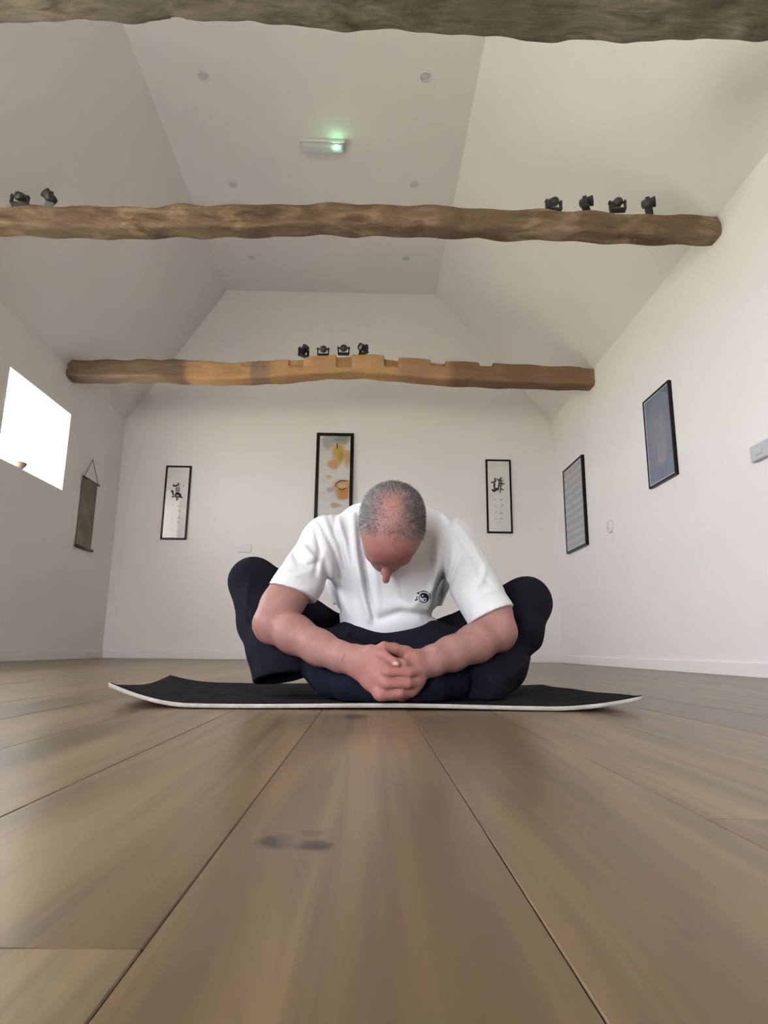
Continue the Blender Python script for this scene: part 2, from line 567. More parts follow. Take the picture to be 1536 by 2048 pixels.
# =================================================================== THE ROOM
def build_room():
    # walls -------------------------------------------------------------
    bm = bmesh.new()
    ops = sorted(OPEN.values())
    y = YF - TW
    for (y0, y1, z0, z1) in ops:
        add_box(bm, XL - TW, XL, y, y0, -.06, EL)
        if z0 > 0: add_box(bm, XL - TW, XL, y0, y1, -.06, z0)
        add_box(bm, XL - TW, XL, y0, y1, z1, EL)
        y = y1
    add_box(bm, XL - TW, XL, y, YB + TW, -.06, EL)
    tag(bm_obj('wall_left', bm, M['wall']), kind='structure')
    bm = bmesh.new()
    add_box(bm, XR, XR + TW, YF - TW, YB + TW, -.06, ER)
    tag(bm_obj('wall_right', bm, M['wall']), kind='structure')
    prof = [(XL, -.06), (XR, -.06), (XR, ER), (XCR, ZC), (XCL, ZC), (XL, EL)]
    bm = bmesh.new()
    add_prism(bm, [(x, YB, z) for x, z in prof], (0, TW, 0))
    tag(bm_obj('wall_back', bm, M['wall']), kind='structure')
    bm = bmesh.new()
    for pl in ([(XL, -.06), (ADDED_DOOR[0], -.06), (ADDED_DOOR[0], EL), (XL, EL)], [(ADDED_DOOR[1], -.06), (XR, -.06), (XR, ER), (ADDED_DOOR[1], ER)],
               [(ADDED_DOOR[0], ADDED_DOOR[3]), (ADDED_DOOR[1], ADDED_DOOR[3]), (ADDED_DOOR[1], ER), (XR, ER), (XCR, ZC), (XCL, ZC), (XL, EL), (ADDED_DOOR[0], EL)]):
        add_prism(bm, [(x, YF, z) for x, z in pl], (0, -TW, 0))
    tag(bm_obj('wall_front', bm, M['wall']), kind='structure')
    # ceiling: two slopes and a flat between them -------------------------
    bm = bmesh.new()
    inn = [(XL - .001, EL), (XCL, ZC), (XCR, ZC), (XR + .001, ER)]
    out = [(XL - TW, EL), (XL - TW, EL + .1), (XCL - .1, ZC + .2), (XCR + .1, ZC + .2), (XR + TW, ER + .1), (XR + TW, ER)]
    loop = inn + out[::-1]
    add_prism(bm, [(x, YF - TW, z) for x, z in loop], (0, YB - YF + 2 * TW, 0))
    tag(bm_obj('ceiling', bm, M['wall']), kind='structure')
    # skirting boards -----------------------------------------------------
    bm = bmesh.new()
    add_box(bm, XL, XL + .014, YF, YB, 0, .075, .003)
    tag(bm_obj('baseboard_left', bm, M['wall']), kind='structure')
    bm = bmesh.new(); add_box(bm, XR - .014, XR, YF, YB, 0, .075, .003)
    tag(bm_obj('baseboard_right', bm, M['wall']), kind='structure')
    bm = bmesh.new(); add_box(bm, XL + .014, XR - .014, YB - .014, YB, 0, .075, .003)
    tag(bm_obj('baseboard_back', bm, M['wall']), kind='structure')
    # visible window, then the windows and door added for daylight ------------------------------
    xo = XL - TW
    def glazing(nm, loc, rz, wid, hgt, f, leaves):
        root = tag(empty(nm, loc, rz), kind='structure')
        a, b = -wid / 2, wid / 2
        bm = bmesh.new()
        o_ = f - .006 if leaves == 1 else 0.0         # windows sit on the outer face of the wall, their frame mostly behind the reveal
        add_box(bm, -.03, .03, a - o_, a - o_ + f, -o_, hgt + o_, .004)
        add_box(bm, -.03, .03, b + o_ - f, b + o_, -o_, hgt + o_, .004)
        add_box(bm, -.03, .03, a - o_ + f, b + o_ - f, -o_, f - o_, .004)
        add_box(bm, -.03, .03, a - o_ + f, b + o_ - f, hgt + o_ - f, hgt + o_, .004)
        if leaves == 2: add_box(bm, -.03, .03, -f, f, f, hgt - f, .004)
        f = f - o_
        bm_obj('window_frame' if leaves == 1 else 'door_frame', bm, M['white_wood'], root)
        for (p, q) in ([(a + f, b - f)] if leaves == 1 else [(a + f, -f), (f, b - f)]):
            bm = bmesh.new()
            add_box(bm, -.004, .004, p, q, f, hgt - f)
            bm_obj('pane', bm, M['glass'], root)
        if leaves == 2:
            bm = bmesh.new()
            add_tube(bm, [(.03, -.04, 1.0), (.075, -.04, 1.0), (.075, -.16, 1.0)], .009, 8)
            bm_obj('door_handle', bm, M['chrome'], root, True)
        else:
            bm = bmesh.new()
            add_box(bm, .033, TW + .031, a + .001, b - .001, -.001, .012, .003)
            bm_obj('window_sill', bm, M['white_wood'], root)
    for nm in OPEN:
        y0, y1, z0, z1 = OPEN[nm]
        glazing(nm, (xo - .031, (y0 + y1) / 2, z0), 0, y1 - y0, z1 - z0, .05, 1)
    glazing('added_door_1', ((ADDED_DOOR[0] + ADDED_DOOR[1]) / 2, YF - TW + .05, 0), math.radians(90), ADDED_DOOR[1] - ADDED_DOOR[0], ADDED_DOOR[3], .07, 2)
    # lawn outside
    g = NT('lawn').set(rough=.9, spec=.1)
    g.color(g.ramp(g.noise(g.coord(), 3, 5), [(.3, (.24, .245, .195)), (.7, (.31, .31, .255))]))
    bm = bmesh.new()
    add_box(bm, -40, XL - TW - .08, -30, 40, -.3, -.12)
    add_box(bm, XL - TW - .08, 40, -30, YF - TW - .02, -.3, -.12)
    tag(bm_obj('lawn', bm, g.m), 'green lawn outside the windows and the added glazed door', 'lawn')

def build_floor():
    root = tag(empty('floor', (0, 0, 0)), kind='structure')
    bm = bmesh.new()
    add_box(bm, XL, XR, YF, YB, -.06, -.0165)
    bm_obj('subfloor', bm, plain('dark_gap', (.03, .024, .018), .9, .1), root)
    W, x0 = .180, -.0947
    mats = oak('oak_plank')
    knots = oak('oak_plank_knotty', [((-.0600 + .0047, .004, 0), (.0115, .015, 9), 1.0), ((-.0330 + .0047, -.004, 0), (.0105, .011, 9), 1.0), ((-.033, .024, 0), (.007, .007, 9), .55), ((.035, .19, 0), (.006, .009, 9), .4)])
    knots2 = oak('oak_plank_end_knot', [((-.018, 0, 0), (.022, .045, 9), .75)])
    fixed = {-1: .311, 0: 1.024, 2: .533, 1: 1.9, -2: 1.9, 3: 1.8, -3: 1.7}
    cache = {}
    k0 = int(math.floor((XL - x0) / W)); k1 = int(math.ceil((XR - x0) / W))
    rr = random.Random(3)
    for k in range(k0, k1):
        a, b = max(XL, x0 + k * W), min(XR, x0 + (k + 1) * W)
        if b - a < .01: continue
        Ln = 2.2
        j = fixed.get(k, rr.uniform(0, Ln))
        ys = []
        y = j
        while y > YF: y -= Ln
        while y < YB:
            p, q = max(y, YF), min(y + Ln, YB)
            if q - p > .02: ys.append((p, q))
            y += Ln
        for (p, q) in ys:
            org_y = (p + q) / 2
            mt = mats
            if k == 0 and p < .46 < q: mt, org_y = knots, .463
            elif k == 0 and p < 1.27 < q: mt, org_y = knots2, 1.275
            key = (round(b - a, 4), round(p - org_y, 4), round(q - org_y, 4), mt.name)
            if key not in cache:
                bm = bmesh.new()
                g = .0003
                add_box(bm, -(b - a) / 2 + g, (b - a) / 2 - g, p - org_y + g, q - org_y - g, -.016, 0, .0008)
                me = bpy.data.meshes.new('plank')
                bm.to_mesh(me); bm.free()
                me.materials.append(mt)
                cache[key] = me
            o = bpy.data.objects.new('plank', cache[key])
            COL.objects.link(o)
            o.location = ((a + b) / 2, org_y, rr.uniform(-.0002, .0002))
            o.parent = root

# ------------------------------------------------------------------ beams
def build_beam(label, Yf, dep, top, bot, x0, x1, mat, notches=(), seed=0, holes=()):
    """top: pixel line of the front upper edge, bot: pixel line of the rear lower edge"""
    tp = np.array([atY(px, py, Yf) for px, py in top])
    bt = np.array([atY(px, py, Yf + dep) for px, py in bot])
    zmid = (tp[:, 2].mean() + bt[:, 2].mean()) / 2
    org = np.array([(x0 + x1) / 2, Yf + dep / 2, zmid])
    h = .011
    V = Vol((x0 - .02 - org[0], -dep / 2 - .06, -.22), (x1 + .02 - org[0], dep / 2 + .06, .22), h)
    X, Y_, Z = V.ax[0][:, None, None], V.ax[1][None, :, None], V.ax[2][None, None, :]
    zt = np.interp(V.ax[0] + org[0], tp[:, 0], tp[:, 2])[:, None, None] - zmid
    zb = np.interp(V.ax[0] + org[0], bt[:, 0], bt[:, 2])[:, None, None] - zmid
    c, e = (zt + zb) / 2, (zt - zb) / 2
    rnd = .022
    r = np.random.default_rng(seed)
    bow = sum(.012 / (i + 1) * np.sin(V.ax[0] * (2.1 * (i + 1)) + r.uniform(0, 6)) for i in range(4))[:, None, None]
    qz = np.abs(Z - c) - (e - rnd)
    qy = np.abs(Y_ - bow) - (dep / 2 - rnd)
    d = np.sqrt(np.maximum(qz, 0) ** 2 + np.maximum(qy, 0) ** 2) + np.minimum(np.maximum(qz, qy), 0) - rnd
    d = np.maximum(d, np.abs(X) - (x1 - x0) / 2)
    V.F = np.broadcast_to(d, V.F.shape).astype(np.float32).copy()
    for i in range(5):
        kx, ky, kz = r.normal(0, 1, 3) * np.array([9, 14, 22]) * (1 + .5 * i)
        V.F += (.0045 / (1 + .6 * i) * np.sin(kx * X + ky * Y_ + kz * Z + r.uniform(0, 6))).astype(np.float32)
    for (pa, pb, pyb, deep) in notches:      # joist housings cut into the front upper edge
        a = atY(pa, 740, Yf); b = atY(pb, 740, Yf); zz = atY((pa + pb) / 2, pyb, Yf)[2] - zmid
        V.box((a[0] - org[0], -dep / 2 - .08, zz), (b[0] - org[0], -dep / 2 + deep, .3), 0, 'sub')
    V.F = np.maximum(V.F, np.abs(X) - (x1 - x0) / 2).astype(np.float32)
    me = V.mesh('timber_beam')
    o = link('timber_beam', me, mat, None, True)
    o.location = org
    tag(o, label, 'beam', 'tie beams across the room')
    return o

def build_beams():
    base = ((.070, .044, .027), (.175, .116, .071), (.32, .225, .145))
    m1 = old_wood('aged_oak_grey', *base)
    m0 = old_wood('aged_oak_dark', (.075, .060, .043), (.165, .136, .100), (.27, .23, .175))
    warm = (.30, .17, .075)
    def bx(px, py, Y=5.43): return atY(px, py, Y)
    # second beam: honey-coloured middle, brown right, grey-brown left end
    org = np.array([(XL + XR) / 2, 5.44 + .09, 0])
    P = []
    def patch(px0, px1, col, k):
        a, b = bx(px0, 740), bx(px1, 740)
        P.append((((a[0] + b[0]) / 2 - org[0], 0, 0), ((b[0] - a[0]) / 2, 9, 9), col, k))
    patch(100, 372, (.115, .082, .060), .85)
    patch(372, 500, (.43, .25, .125), .6)
    patch(500, 540, (.19, .135, .12), .65)
    patch(540, 800, (.47, .28, .135), .62)
    patch(800, 900, (.32, .20, .11), .6)
    patch(900, 1190, (.14, .082, .047), .8)
    m2 = old_wood('honey_oak', (.21, .110, .050), (.40, .218, .100), (.55, .325, .165), P)
    build_beam('thick dark oak beam overhead along the top edge of the photo', 2.02, .20,
               [(-900, -60), (0, -60), (1536, -50), (2500, -40)], [(-900, 70), (0, 57), (300, 51), (450, 52), (650, 65), (970, 75), (1250, 83), (1536, 93), (2500, 112)], XL, XR, m0, seed=4)
    build_beam('rugged grey-brown oak beam carrying spotlights at both ends', 3.29, .13,
               [(-400, 415), (0, 412), (100, 413), (200, 409), (300, 408), (400, 406), (500, 404), (560, 404), (620, 402), (700, 400), (760, 403), (850, 407), (930, 412), (1000, 417), (1060, 421), (1150, 420), (1300, 423), (1440, 427)],
               [(-400, 478), (0, 479), (80, 482), (165, 484), (250, 481), (380, 478), (500, 478), (580, 474), (640, 473), (720, 475), (800, 477), (880, 481), (960, 485), (1010, 488), (1100, 490), (1250, 492), (1440, 494)],
               XL, XR, m1, seed=8)
    build_beam('honey-brown oak beam with notches carrying four spotlights mid-length', 5.44, .18,
               [(110, 719), (200, 716), (280, 717), (320, 720), (345, 717), (395, 718), (430, 722), (470, 723), (500, 719), (560, 717), (600, 716), (625, 713), (670, 710), (740, 709), (768, 711), (800, 714), (862, 716), (890, 718), (960, 722), (1010, 725), (1100, 729), (1160, 732), (1190, 736)],
               [(110, 766), (180, 768), (260, 767), (310, 769), (380, 771), (450, 772), (520, 770), (600, 767), (660, 763), (700, 762), (760, 764), (830, 769), (900, 774), (1000, 778), (1100, 781), (1190, 784)],
               XL, XR, m2, [(483, 512, 731, .035), (578, 606, 732, .030), (672, 703, 734, .045), (768, 797, 734, .075), (862, 891, 731, .09), (959, 986, 731, .10)], seed=15)

# ------------------------------------------------------------------ spotlights
def spot_proto():
    root = empty('spotlight')
    bm = bmesh.new()
    add_box(bm, -.046, .046, -.022, .022, 0, .010, .002)
    bm_obj('base', bm, M['black_metal'], root)
    for s in (-1, 1):
        bm = bmesh.new()
        add_box(bm, s * .044 - .0055, s * .044 + .0055, -.012, .012, .009, .068, .002)
        add_tube(bm, [(s * .030, 0, .056), (s * .053, 0, .056)], .008, 8)
        bm_obj('arm', bm, M['black_metal'], root)
    can = empty('lamp_head', (0, 0, .056), parent=root)
    bm = bmesh.new()
    add_lathe(bm, [(.010, -.040), (.021, -.036), (.026, -.024), (.028, .0), (.029, .030), (.031, .034), (.031, .040), (.0275, .040), (.0265, .030)], 20)
    bm_obj('housing', bm, M['black_metal'], can, True)
    bm = bmesh.new()
    add_lathe(bm, [(.001, .029), (.0262, .0295), (.0262, .032), (.001, .034)], 20)
    bm_obj('lens', bm, plain('spot_lens', (.30, .31, .33), .12, .7, var=.02), can, True)
    return root
def copy_tree(o, parent=None):
    c = o.copy(); COL.objects.link(c)
    if parent is not None: c.parent = parent
    for ch in list(o.children):
        d = copy_tree(ch, c)
        d.matrix_parent_inverse = ch.matrix_parent_inverse.copy()
    return c
def build_spots():
    proto = spot_proto()
    # px, py of the foot, Y, turn about z, tilt of the head
    specs = [(38, 411, 3.35, .15, -1.15, 'black spotlight at far left of photo on the rugged grey beam', 'spotlights on the rugged grey beam'),
             (98, 412, 3.35, -1.0, .9, 'black spotlight facing sideways, second from left on the rugged grey beam', 'spotlights on the rugged grey beam'),
             (1108, 421, 3.35, .12, -1.15, 'black spotlight leftmost of four at the right end of grey beam', 'spotlights on the rugged grey beam'),
             (1173, 421, 3.35, 1.05, 1.6, 'black spotlight with open ring, second of four at right of grey beam', 'spotlights on the rugged grey beam'),
             (1236, 422, 3.35, -.12, -1.2, 'black spotlight third of four at the right end of grey beam', 'spotlights on the rugged grey beam'),
             (1298, 423, 3.35, 1.05, 1.6, 'black spotlight with open ring nearest the right wall on grey beam', 'spotlights on the rugged grey beam'),
             (607, 713, 5.53, .75, 1.0, 'black spotlight with bright lens, leftmost of four on honey-brown beam', 'spotlights on the honey-brown beam'),
             (646, 711, 5.53, 0, -1.1, 'black spotlight second from left of four on honey-brown beam', 'spotlights on the honey-brown beam'),
             (687, 709, 5.53, 0, -1.1, 'black spotlight third from left of four on honey-brown beam', 'spotlights on the honey-brown beam'),
             (727, 708, 5.53, -.9, 1.6, 'black spotlight turned sideways, rightmost of four on honey-brown beam', 'spotlights on the honey-brown beam')]
    for i, (px, py, Y, rz, tilt, lab, grp) in enumerate(specs):
        o = proto if i == 0 else copy_tree(proto)
        o.location = atY(px, py, Y)
        s = 1.0 if Y < 4 else 1.12
        o.scale = (s, s, s)
        o.rotation_euler = (0, 0, rz)
        hd = [c for c in o.children if c.name.startswith('lamp_head')][0]
        hd.rotation_euler = (tilt, 0, 0)
        tag(o, lab, 'spotlight', grp)

# ------------------------------------------------------------------ ceiling fittings
def build_ceiling_fittings():
    pos = [(407, 153), (851, 153), (466, 369), (828, 369), (503, 515), (812, 517)]
    labs = ['recessed ceiling downlight, front row left of the green light', 'recessed ceiling downlight, front row right of the green light',
            'recessed ceiling downlight above the grey beam, left one', 'recessed ceiling downlight above the grey beam, right one',
            'recessed ceiling downlight below the grey beam, left one', 'recessed ceiling downlight below the grey beam, right one']
    lens = plain('downlight_lens', (.62, .63, .63), .3, .5, var=.05)
    for p, lab in zip(pos, labs):
        c = atZ(*p, ZC)
        root = tag(empty('downlight', c), lab, 'ceiling light', 'recessed downlights in the flat ceiling')
        bm = bmesh.new()
        add_lathe(bm, [(.046, .002), (.046, -.004), (.040, -.007), (.033, -.004), (.033, .002)], 24)
        bm_obj('trim_ring', bm, M['plastic'], root, True)
        bm = bmesh.new()
        add_lathe(bm, [(.001, -.001), (.030, -.001), (.032, .001), (.032, .004), (.001, .004)], 20)
        bm_obj('lens', bm, lens, root, True)
    a, b = atZ(600, 288, ZC), atZ(690, 285, ZC)
    c = (a + b) / 2
    root = tag(empty('emergency_light', (c[0], c[1], ZC)), 'long white emergency light on the ceiling with glowing green indicator', 'emergency light')
    bm = bmesh.new()
    add_box(bm, -.185, .185, -.05, .05, -.03, .001, .006, 2)
    bm_obj('housing', bm, M['plastic'], root)
    bm = bmesh.new()
    add_box(bm, -.178, .178, -.044, .044, -.062, -.029, .014, 3)
    bm_obj('diffuser', bm, plain('frosted_diffuser', (.66, .67, .66), .3, .5, var=.02), root)
    g = NT('green_indicator').set(col=(.1, .8, .3), emis=(.25, 1.0, .45), estr=28)
    bm = bmesh.new()
    add_lathe(bm, [(.001, -.074), (.012, -.071), (.018, -.062), (.018, -.055)], 16, Matrix.Translation((.118, -.03, 0)))
    bm_obj('indicator', bm, g.m, root, True)

# ------------------------------------------------------------------ pictures
def brush(bm, pts, wid, to3, seed=0):
    """tapered ink stroke: polyline of pixel points -> flat ribbon on the paper"""
    r = random.Random(seed)
    P = []
    for i in range(len(pts) - 1):
        for t in np.linspace(0, 1, 5)[(0 if i == 0 else 1):]:
            P.append((pts[i][0] * (1 - t) + pts[i + 1][0] * t, pts[i][1] * (1 - t) + pts[i + 1][1] * t))
    n = len(P)
    Lr, Rr = [], []
    for i, (x, y) in enumerate(P):
        q0, q1 = P[max(i - 1, 0)], P[min(i + 1, n - 1)]
        dx, dy = q1[0] - q0[0], q1[1] - q0[1]
        l = math.hypot(dx, dy) + 1e-6
        t = i / (n - 1)
        ww = wid * .5 * (.45 + .75 * math.sin(math.pi * (.18 + .75 * t)) ** .8) * r.uniform(.85, 1.12)
        Lr.append(bm.verts.new(to3(x - dy / l * ww, y + dx / l * ww)))
        Rr.append(bm.verts.new(to3(x + dy / l * ww, y - dx / l * ww)))
    for i in range(n - 1):
        f = bm.faces.new((Lr[i], Rr[i], Rr[i + 1], Lr[i + 1]))
def pd_of(dep): return dep - .007
def framed(name, label, loc, rz, wdt, hgt, bar, dep, paper, group=None, side=None):
    """local frame: x right, z up, picture faces -y, wall plane at y=0"""
    root = tag(empty(name, loc, rz), label, 'picture', group)
    bm = bmesh.new()
    hw, hh = wdt / 2, hgt / 2
    add_box(bm, -hw, hw, -dep, 0, hh - bar, hh, .0015)
    add_box(bm, -hw, hw, -dep, 0, -hh, -hh + bar, .0015)
    add_box(bm, -hw, -hw + bar, -dep, 0, -hh + bar, hh - bar, .0015)
    add_box(bm, hw - bar, hw, -dep, 0, -hh + bar, hh - bar, .0015)
    bm_obj('frame', bm, M['black_frame'], root)
    bm = bmesh.new()
    pd = pd_of(dep)
    add_box(bm, -hw + bar * .6, hw - bar * .6, -pd, -pd + .005, -hh + bar * .6, hh - bar * .6)
    bm_obj('print', bm, paper, root)
    bm = bmesh.new()
    add_box(bm, -hw + bar * .7, hw - bar * .7, -pd - .0045, -pd - .0033, -hh + bar * .7, hh - bar * .7)
    bm_obj('glass_pane', bm, M['picture_glass'], root)
    return root
def small_marks(centres, to3l, mat, root, scale, name='small_characters', seed=1):
    bm = bmesh.new()
    r = random.Random(seed)
    for (cx, cy) in centres:
        for s in range(4):
            a = (cx + r.uniform(-30, 20) * scale, cy + r.uniform(-36, 36) * scale)
            ang = r.choice([0, .15, 1.4, 2.4, -.7])
            l = r.uniform(22, 50) * scale
            b = (a[0] + l * math.cos(ang), a[1] + l * math.sin(ang))
            brush(bm, [a, b], 13 * scale, to3l, r.random())
    o = bm_obj(name, bm, mat, root)
    o['kind'] = 'stuff'
    return o

def build_pictures():
    paper = plain('rice_paper', (.88, .86, .81), .8, .2, var=.04, scale=8)
    yw = YB
    # --- left calligraphy
    def setup(zx0, zy0, root, yl):
        c = root.location
        def to3(zx, zy):
            p = atY(zx0 + zx / 12.05, zy0 + zy / 12.05, YB - .015)
            return Vector((p[0] - c.x, yl, p[2] - c.z))
        return to3
    a, b = atY(333, 932, yw), atY(375, 1080, yw)
    cx = (atY(357, 932, yw)[0] + atY(349, 1080, yw)[0]) / 2
    root = framed('framed_calligraphy', 'narrow black-framed calligraphy scroll on back wall beside the left corner', (cx, yw, (a[2] + b[2]) / 2), 0, .276, a[2] - b[2], .019, .022, paper, 'pair of calligraphy scrolls on the back wall')
    to3 = setup(310, 920, root, -pd_of(.022) - .0005)
    bm = bmesh.new()
    for i, (pts, wd) in enumerate([([(435, 595), (470, 638)], 40), ([(465, 632), (550, 610), (572, 545)], 30), ([(590, 590), (612, 600)], 18), ([(390, 760), (445, 752)], 46), ([(432, 748), (436, 870)], 34),
                                   ([(398, 895), (450, 882), (600, 890), (675, 912)], 30), ([(545, 770), (470, 880)], 38), ([(550, 780), (640, 895)], 44), ([(612, 832), (640, 826)], 22), ([(515, 880), (530, 970), (556, 930)], 32), ([(520, 800), (600, 850)], 40)]):
        brush(bm, pts, wd, to3, i)
    bm_obj('large_character', bm, M['ink'], root)['kind'] = 'stuff'
    bm = bmesh.new()
    for i, (pts, wd) in enumerate([([(495, 690), (600, 676)], 30), ([(520, 645), (505, 760)], 26), ([(580, 640), (582, 765)], 26), ([(500, 735), (605, 738)], 30), ([(685, 600), (676, 650)], 16)]):
        brush(bm, pts, wd, to3, i)
    bm_obj('grey_strokes', bm, M['ink_grey'], root)['kind'] = 'stuff'
    small_marks([(575, 1090), (570, 1235), (560, 1370), (550, 1500)], to3, M['ink_grey'], root, .8, seed=2)
    small_marks([(425, 1080), (422, 1250), (415, 1395), (412, 1505)], to3, M['ink_pale'], root, .6, 'faint_characters', 5)
    # --- right calligraphy
    a, b = atY(995, 920, yw), atY(1000, 1067, yw)
    root = framed('framed_calligraphy', 'narrow black-framed calligraphy scroll on back wall right of the man', ((a[0] + b[0]) / 2, yw, (a[2] + b[2]) / 2), 0, .280, a[2] - b[2], .019, .022, paper, 'pair of calligraphy scrolls on the back wall')
    to3 = setup(960, 905, root, -pd_of(.022) - .0005)
    bm = bmesh.new()
    for i, (pts, wd) in enumerate([([(350, 612), (388, 695)], 30), ([(268, 732), (385, 685)], 32), ([(352, 725), (342, 850)], 44), ([(285, 890), (335, 925), (400, 890), (445, 850)], 52), ([(330, 858), (420, 872)], 26),
                                   ([(398, 628), (455, 675)], 22), ([(525, 600), (450, 672)], 28), ([(430, 695), (545, 655)], 18), ([(440, 745), (595, 757)], 24), ([(420, 800), (535, 805)], 18), ([(475, 660), (440, 930)], 26),
                                   ([(510, 665), (490, 985)], 26), ([(545, 650), (542, 805)], 14), ([(505, 868), (572, 912)], 24)]):
        brush(bm, pts, wd, to3, 40 + i)
    bm_obj('large_character', bm, M['ink'], root)['kind'] = 'stuff'
    small_marks([(512, 1130), (515, 1285), (510, 1440), (520, 1590)], to3, M['ink'], root, .72, seed=3)
    small_marks([(350, 1140), (375, 1280), (375, 1440), (382, 1590)], to3, M['ink_grey'], root, .72, 'faint_characters', 9)
    # --- painting behind the man
    p = NT('ink_wash_painting').set(rough=.7, spec=.3)
    v = p.coord()
    nz = p.node('ShaderNodeTexNoise'); nz.inputs['Scale'].default_value = 14; nz.inputs['Detail'].default_value = 3
    p.lk(v, nz.inputs['Vector'])
    ad = p.node('ShaderNodeVectorMath', operation='MULTIPLY_ADD')
    p.lk(nz.outputs['Color'], ad.inputs[0]); ad.inputs[1].default_value = (.06, 0, .06)
    sb = p.node('ShaderNodeVectorMath', operation='ADD'); p.lk(v, sb.inputs[0]); sb.inputs[1].default_value = (-.03, 0, -.03)
    p.lk(sb.outputs[0], ad.inputs[2])
    vv = ad.outputs[0]
    c = p.ramp(p.noise(v, 6, 3), [(.3, (.70, .67, .63)), (.7, (.80, .77, .73))])
    a, b = atY(634, 868, yw), atY(708, 867, yw)
    zt = (a[2] + b[2]) / 2
    hgt, cx = 1.14, (a[0] + b[0]) / 2
    zc = zt - hgt / 2
    def loc(zx, zy):         # 560..780 x 660..1020 zoom, 5.69 px per px
        q = atY(560 + zx / 5.69, 660 + zy / 5.69, yw)
        return (q[0] - cx + .012, -.006, q[2] - zc)
    for (zx, zy, rx, rz_, col, k) in [(540, 1280, 70, 90, (.33, .34, .34), .7), (690, 1250, 95, 60, (.22, .25, .28), .85), (660, 1400, 75, 120, (.62, .36, .05), .9), (680, 1450, 35, 90, (.36, .30, .03), .6), (600, 1540, 70, 60, (.62, .27, .08), .85),
                                      (760, 1470, 50, 100, (.60, .36, .10), .85), (545, 1680, 34, 28, (.62, .33, .16), .7), (700, 1790, 110, 85, (.56, .28, .05), .95), (700, 1880, 80, 60, (.55, .27, .06), .9), (700, 1775, 55, 28, (.68, .50, .30), .8),
                                      (560, 1820, 50, 40, (.36, .38, .42), .7), (620, 2000, 60, 30, (.5, .3, .1), .7), (640, 2300, 120, 160, (.40, .36, .30), .7), (720, 2600, 90, 140, (.30, .32, .30), .7)]:
        c = p.mix(p.math('MULTIPLY', p.ell(vv, loc(zx, zy), (rx / 5.69 * .00535, 9, rz_ / 5.69 * .00535), .4), k), c, col)
    p.color(c)
    root = framed('framed_painting', 'tall black-framed ink and orange watercolour partly hidden behind the man', (cx, yw, zc), 0, b[0] - a[0], hgt, .036, .03, p.m)
    bm = bmesh.new()
    def to3(zx, zy):
        q = atY(560 + zx / 5.69, 660 + zy / 5.69, yw - .0064)
        return Vector((q[0] - cx, -pd_of(.03) - .0005, q[2] - zc))
    for i, (pts, wd) in enumerate([([(640, 1750), (690, 1718), (785, 1722)], 10), ([(630, 1790), (640, 1750)], 8), ([(668, 1812), (710, 1822), (760, 1800)], 10), ([(650, 1290), (652, 1360)], 10)]):
        brush(bm, pts, wd, to3, i)
    bm_obj('ink_lines', bm, M['ink'], root)['kind'] = 'stuff'
    # --- right wall: rows of writing, and the blue print
    p = NT('rows_of_writing').set(rough=.7, spec=.3)
    v = p.coord()
    wv = p.node('ShaderNodeTexWave', wave_type='BANDS', bands_direction='Z')
    wv.inputs['Scale'].default_value = 4.2; wv.inputs['Distortion'].default_value = 2.2; wv.inputs['Detail'].default_value = 2; wv.inputs['Detail Scale'].default_value = 4
    p.lk(v, wv.inputs['Vector'])
    c = p.ramp(wv.outputs['Fac'], [(.20, (.45, .45, .455)), (.80, (.51, .51, .515)), (.97, (.68, .68, .68))])
    fine = p.noise(p.coord(scale=(160, 1, 220)), 1, 2)
    c = p.mix(p.math('MULTIPLY', fine, .4), c, (.34, .34, .35))
    p.color(c)
    def on_right(px0, py0, px1, py1, px2, py2, px3, py3):
        q = [atX(px0, py0, XR), atX(px1, py1, XR), atX(px2, py2, XR), atX(px3, py3, XR)]     # near-top, near-bottom, far-bottom, far-top
        yn, yf_ = (q[0][1] + q[1][1]) / 2, (q[2][1] + q[3][1]) / 2
        zt, zb = (q[0][2] + q[3][2]) / 2, (q[1][2] + q[2][2]) / 2
        return (XR, (yn + yf_) / 2, (zt + zb) / 2), yf_ - yn, zt - zb
    loc_, wd, hg = on_right(1167, 912, 1180, 1090, 1139, 1107, 1130, 942)
    framed('framed_text', 'black-framed grey sheet of written rows on right wall nearest the back corner', loc_, math.radians(-90), wd, hg, .020, .030, p.m)
    p = NT('blue_print').set(rough=.6, spec=.3)
    v = p.coord()
    c = p.ramp(p.noise(v, 9, 4), [(.3, (.155, .185, .275)), (.7, (.21, .24, .33))])
    nz = p.node('ShaderNodeTexNoise'); nz.inputs['Scale'].default_value = 18
    p.lk(v, nz.inputs['Vector'])
    ad = p.node('ShaderNodeVectorMath', operation='MULTIPLY_ADD')
    p.lk(nz.outputs['Color'], ad.inputs[0]); ad.inputs[1].default_value = (.06, 0, .06)
    p.lk(v, ad.inputs[2])
    for (x, z, rx, rz_, k) in [(.05, -.10, .07, .075, .55), (.09, .04, .045, .13, .4), (.03, .14, .08, .04, .3), (.0, .05, .1, .1, .2), (.055, -.15, .05, .03, .45)]:
        c = p.mix(p.math('MULTIPLY', p.ell(ad.outputs[0], (x, -.006, z), (rx, 9, rz_), .45), k), c, (.36, .32, .29))
    p.color(c)
    loc_, wd, hg = on_right(1341, 762, 1360, 948, 1305, 978, 1290, 805)
    root = framed('framed_print', 'black-framed blue-grey print hanging high on the right wall', loc_, math.radians(-90), wd, hg, .014, .024, p.m)
    bm = bmesh.new()
    hw, hh = wd / 2 - .0142, hg / 2 - .0142
    e = .007
    add_box(bm, -hw, hw, -.0190, -.0172, -hh, -hh + e); add_box(bm, -hw, hw, -.0190, -.0172, hh - e, hh)
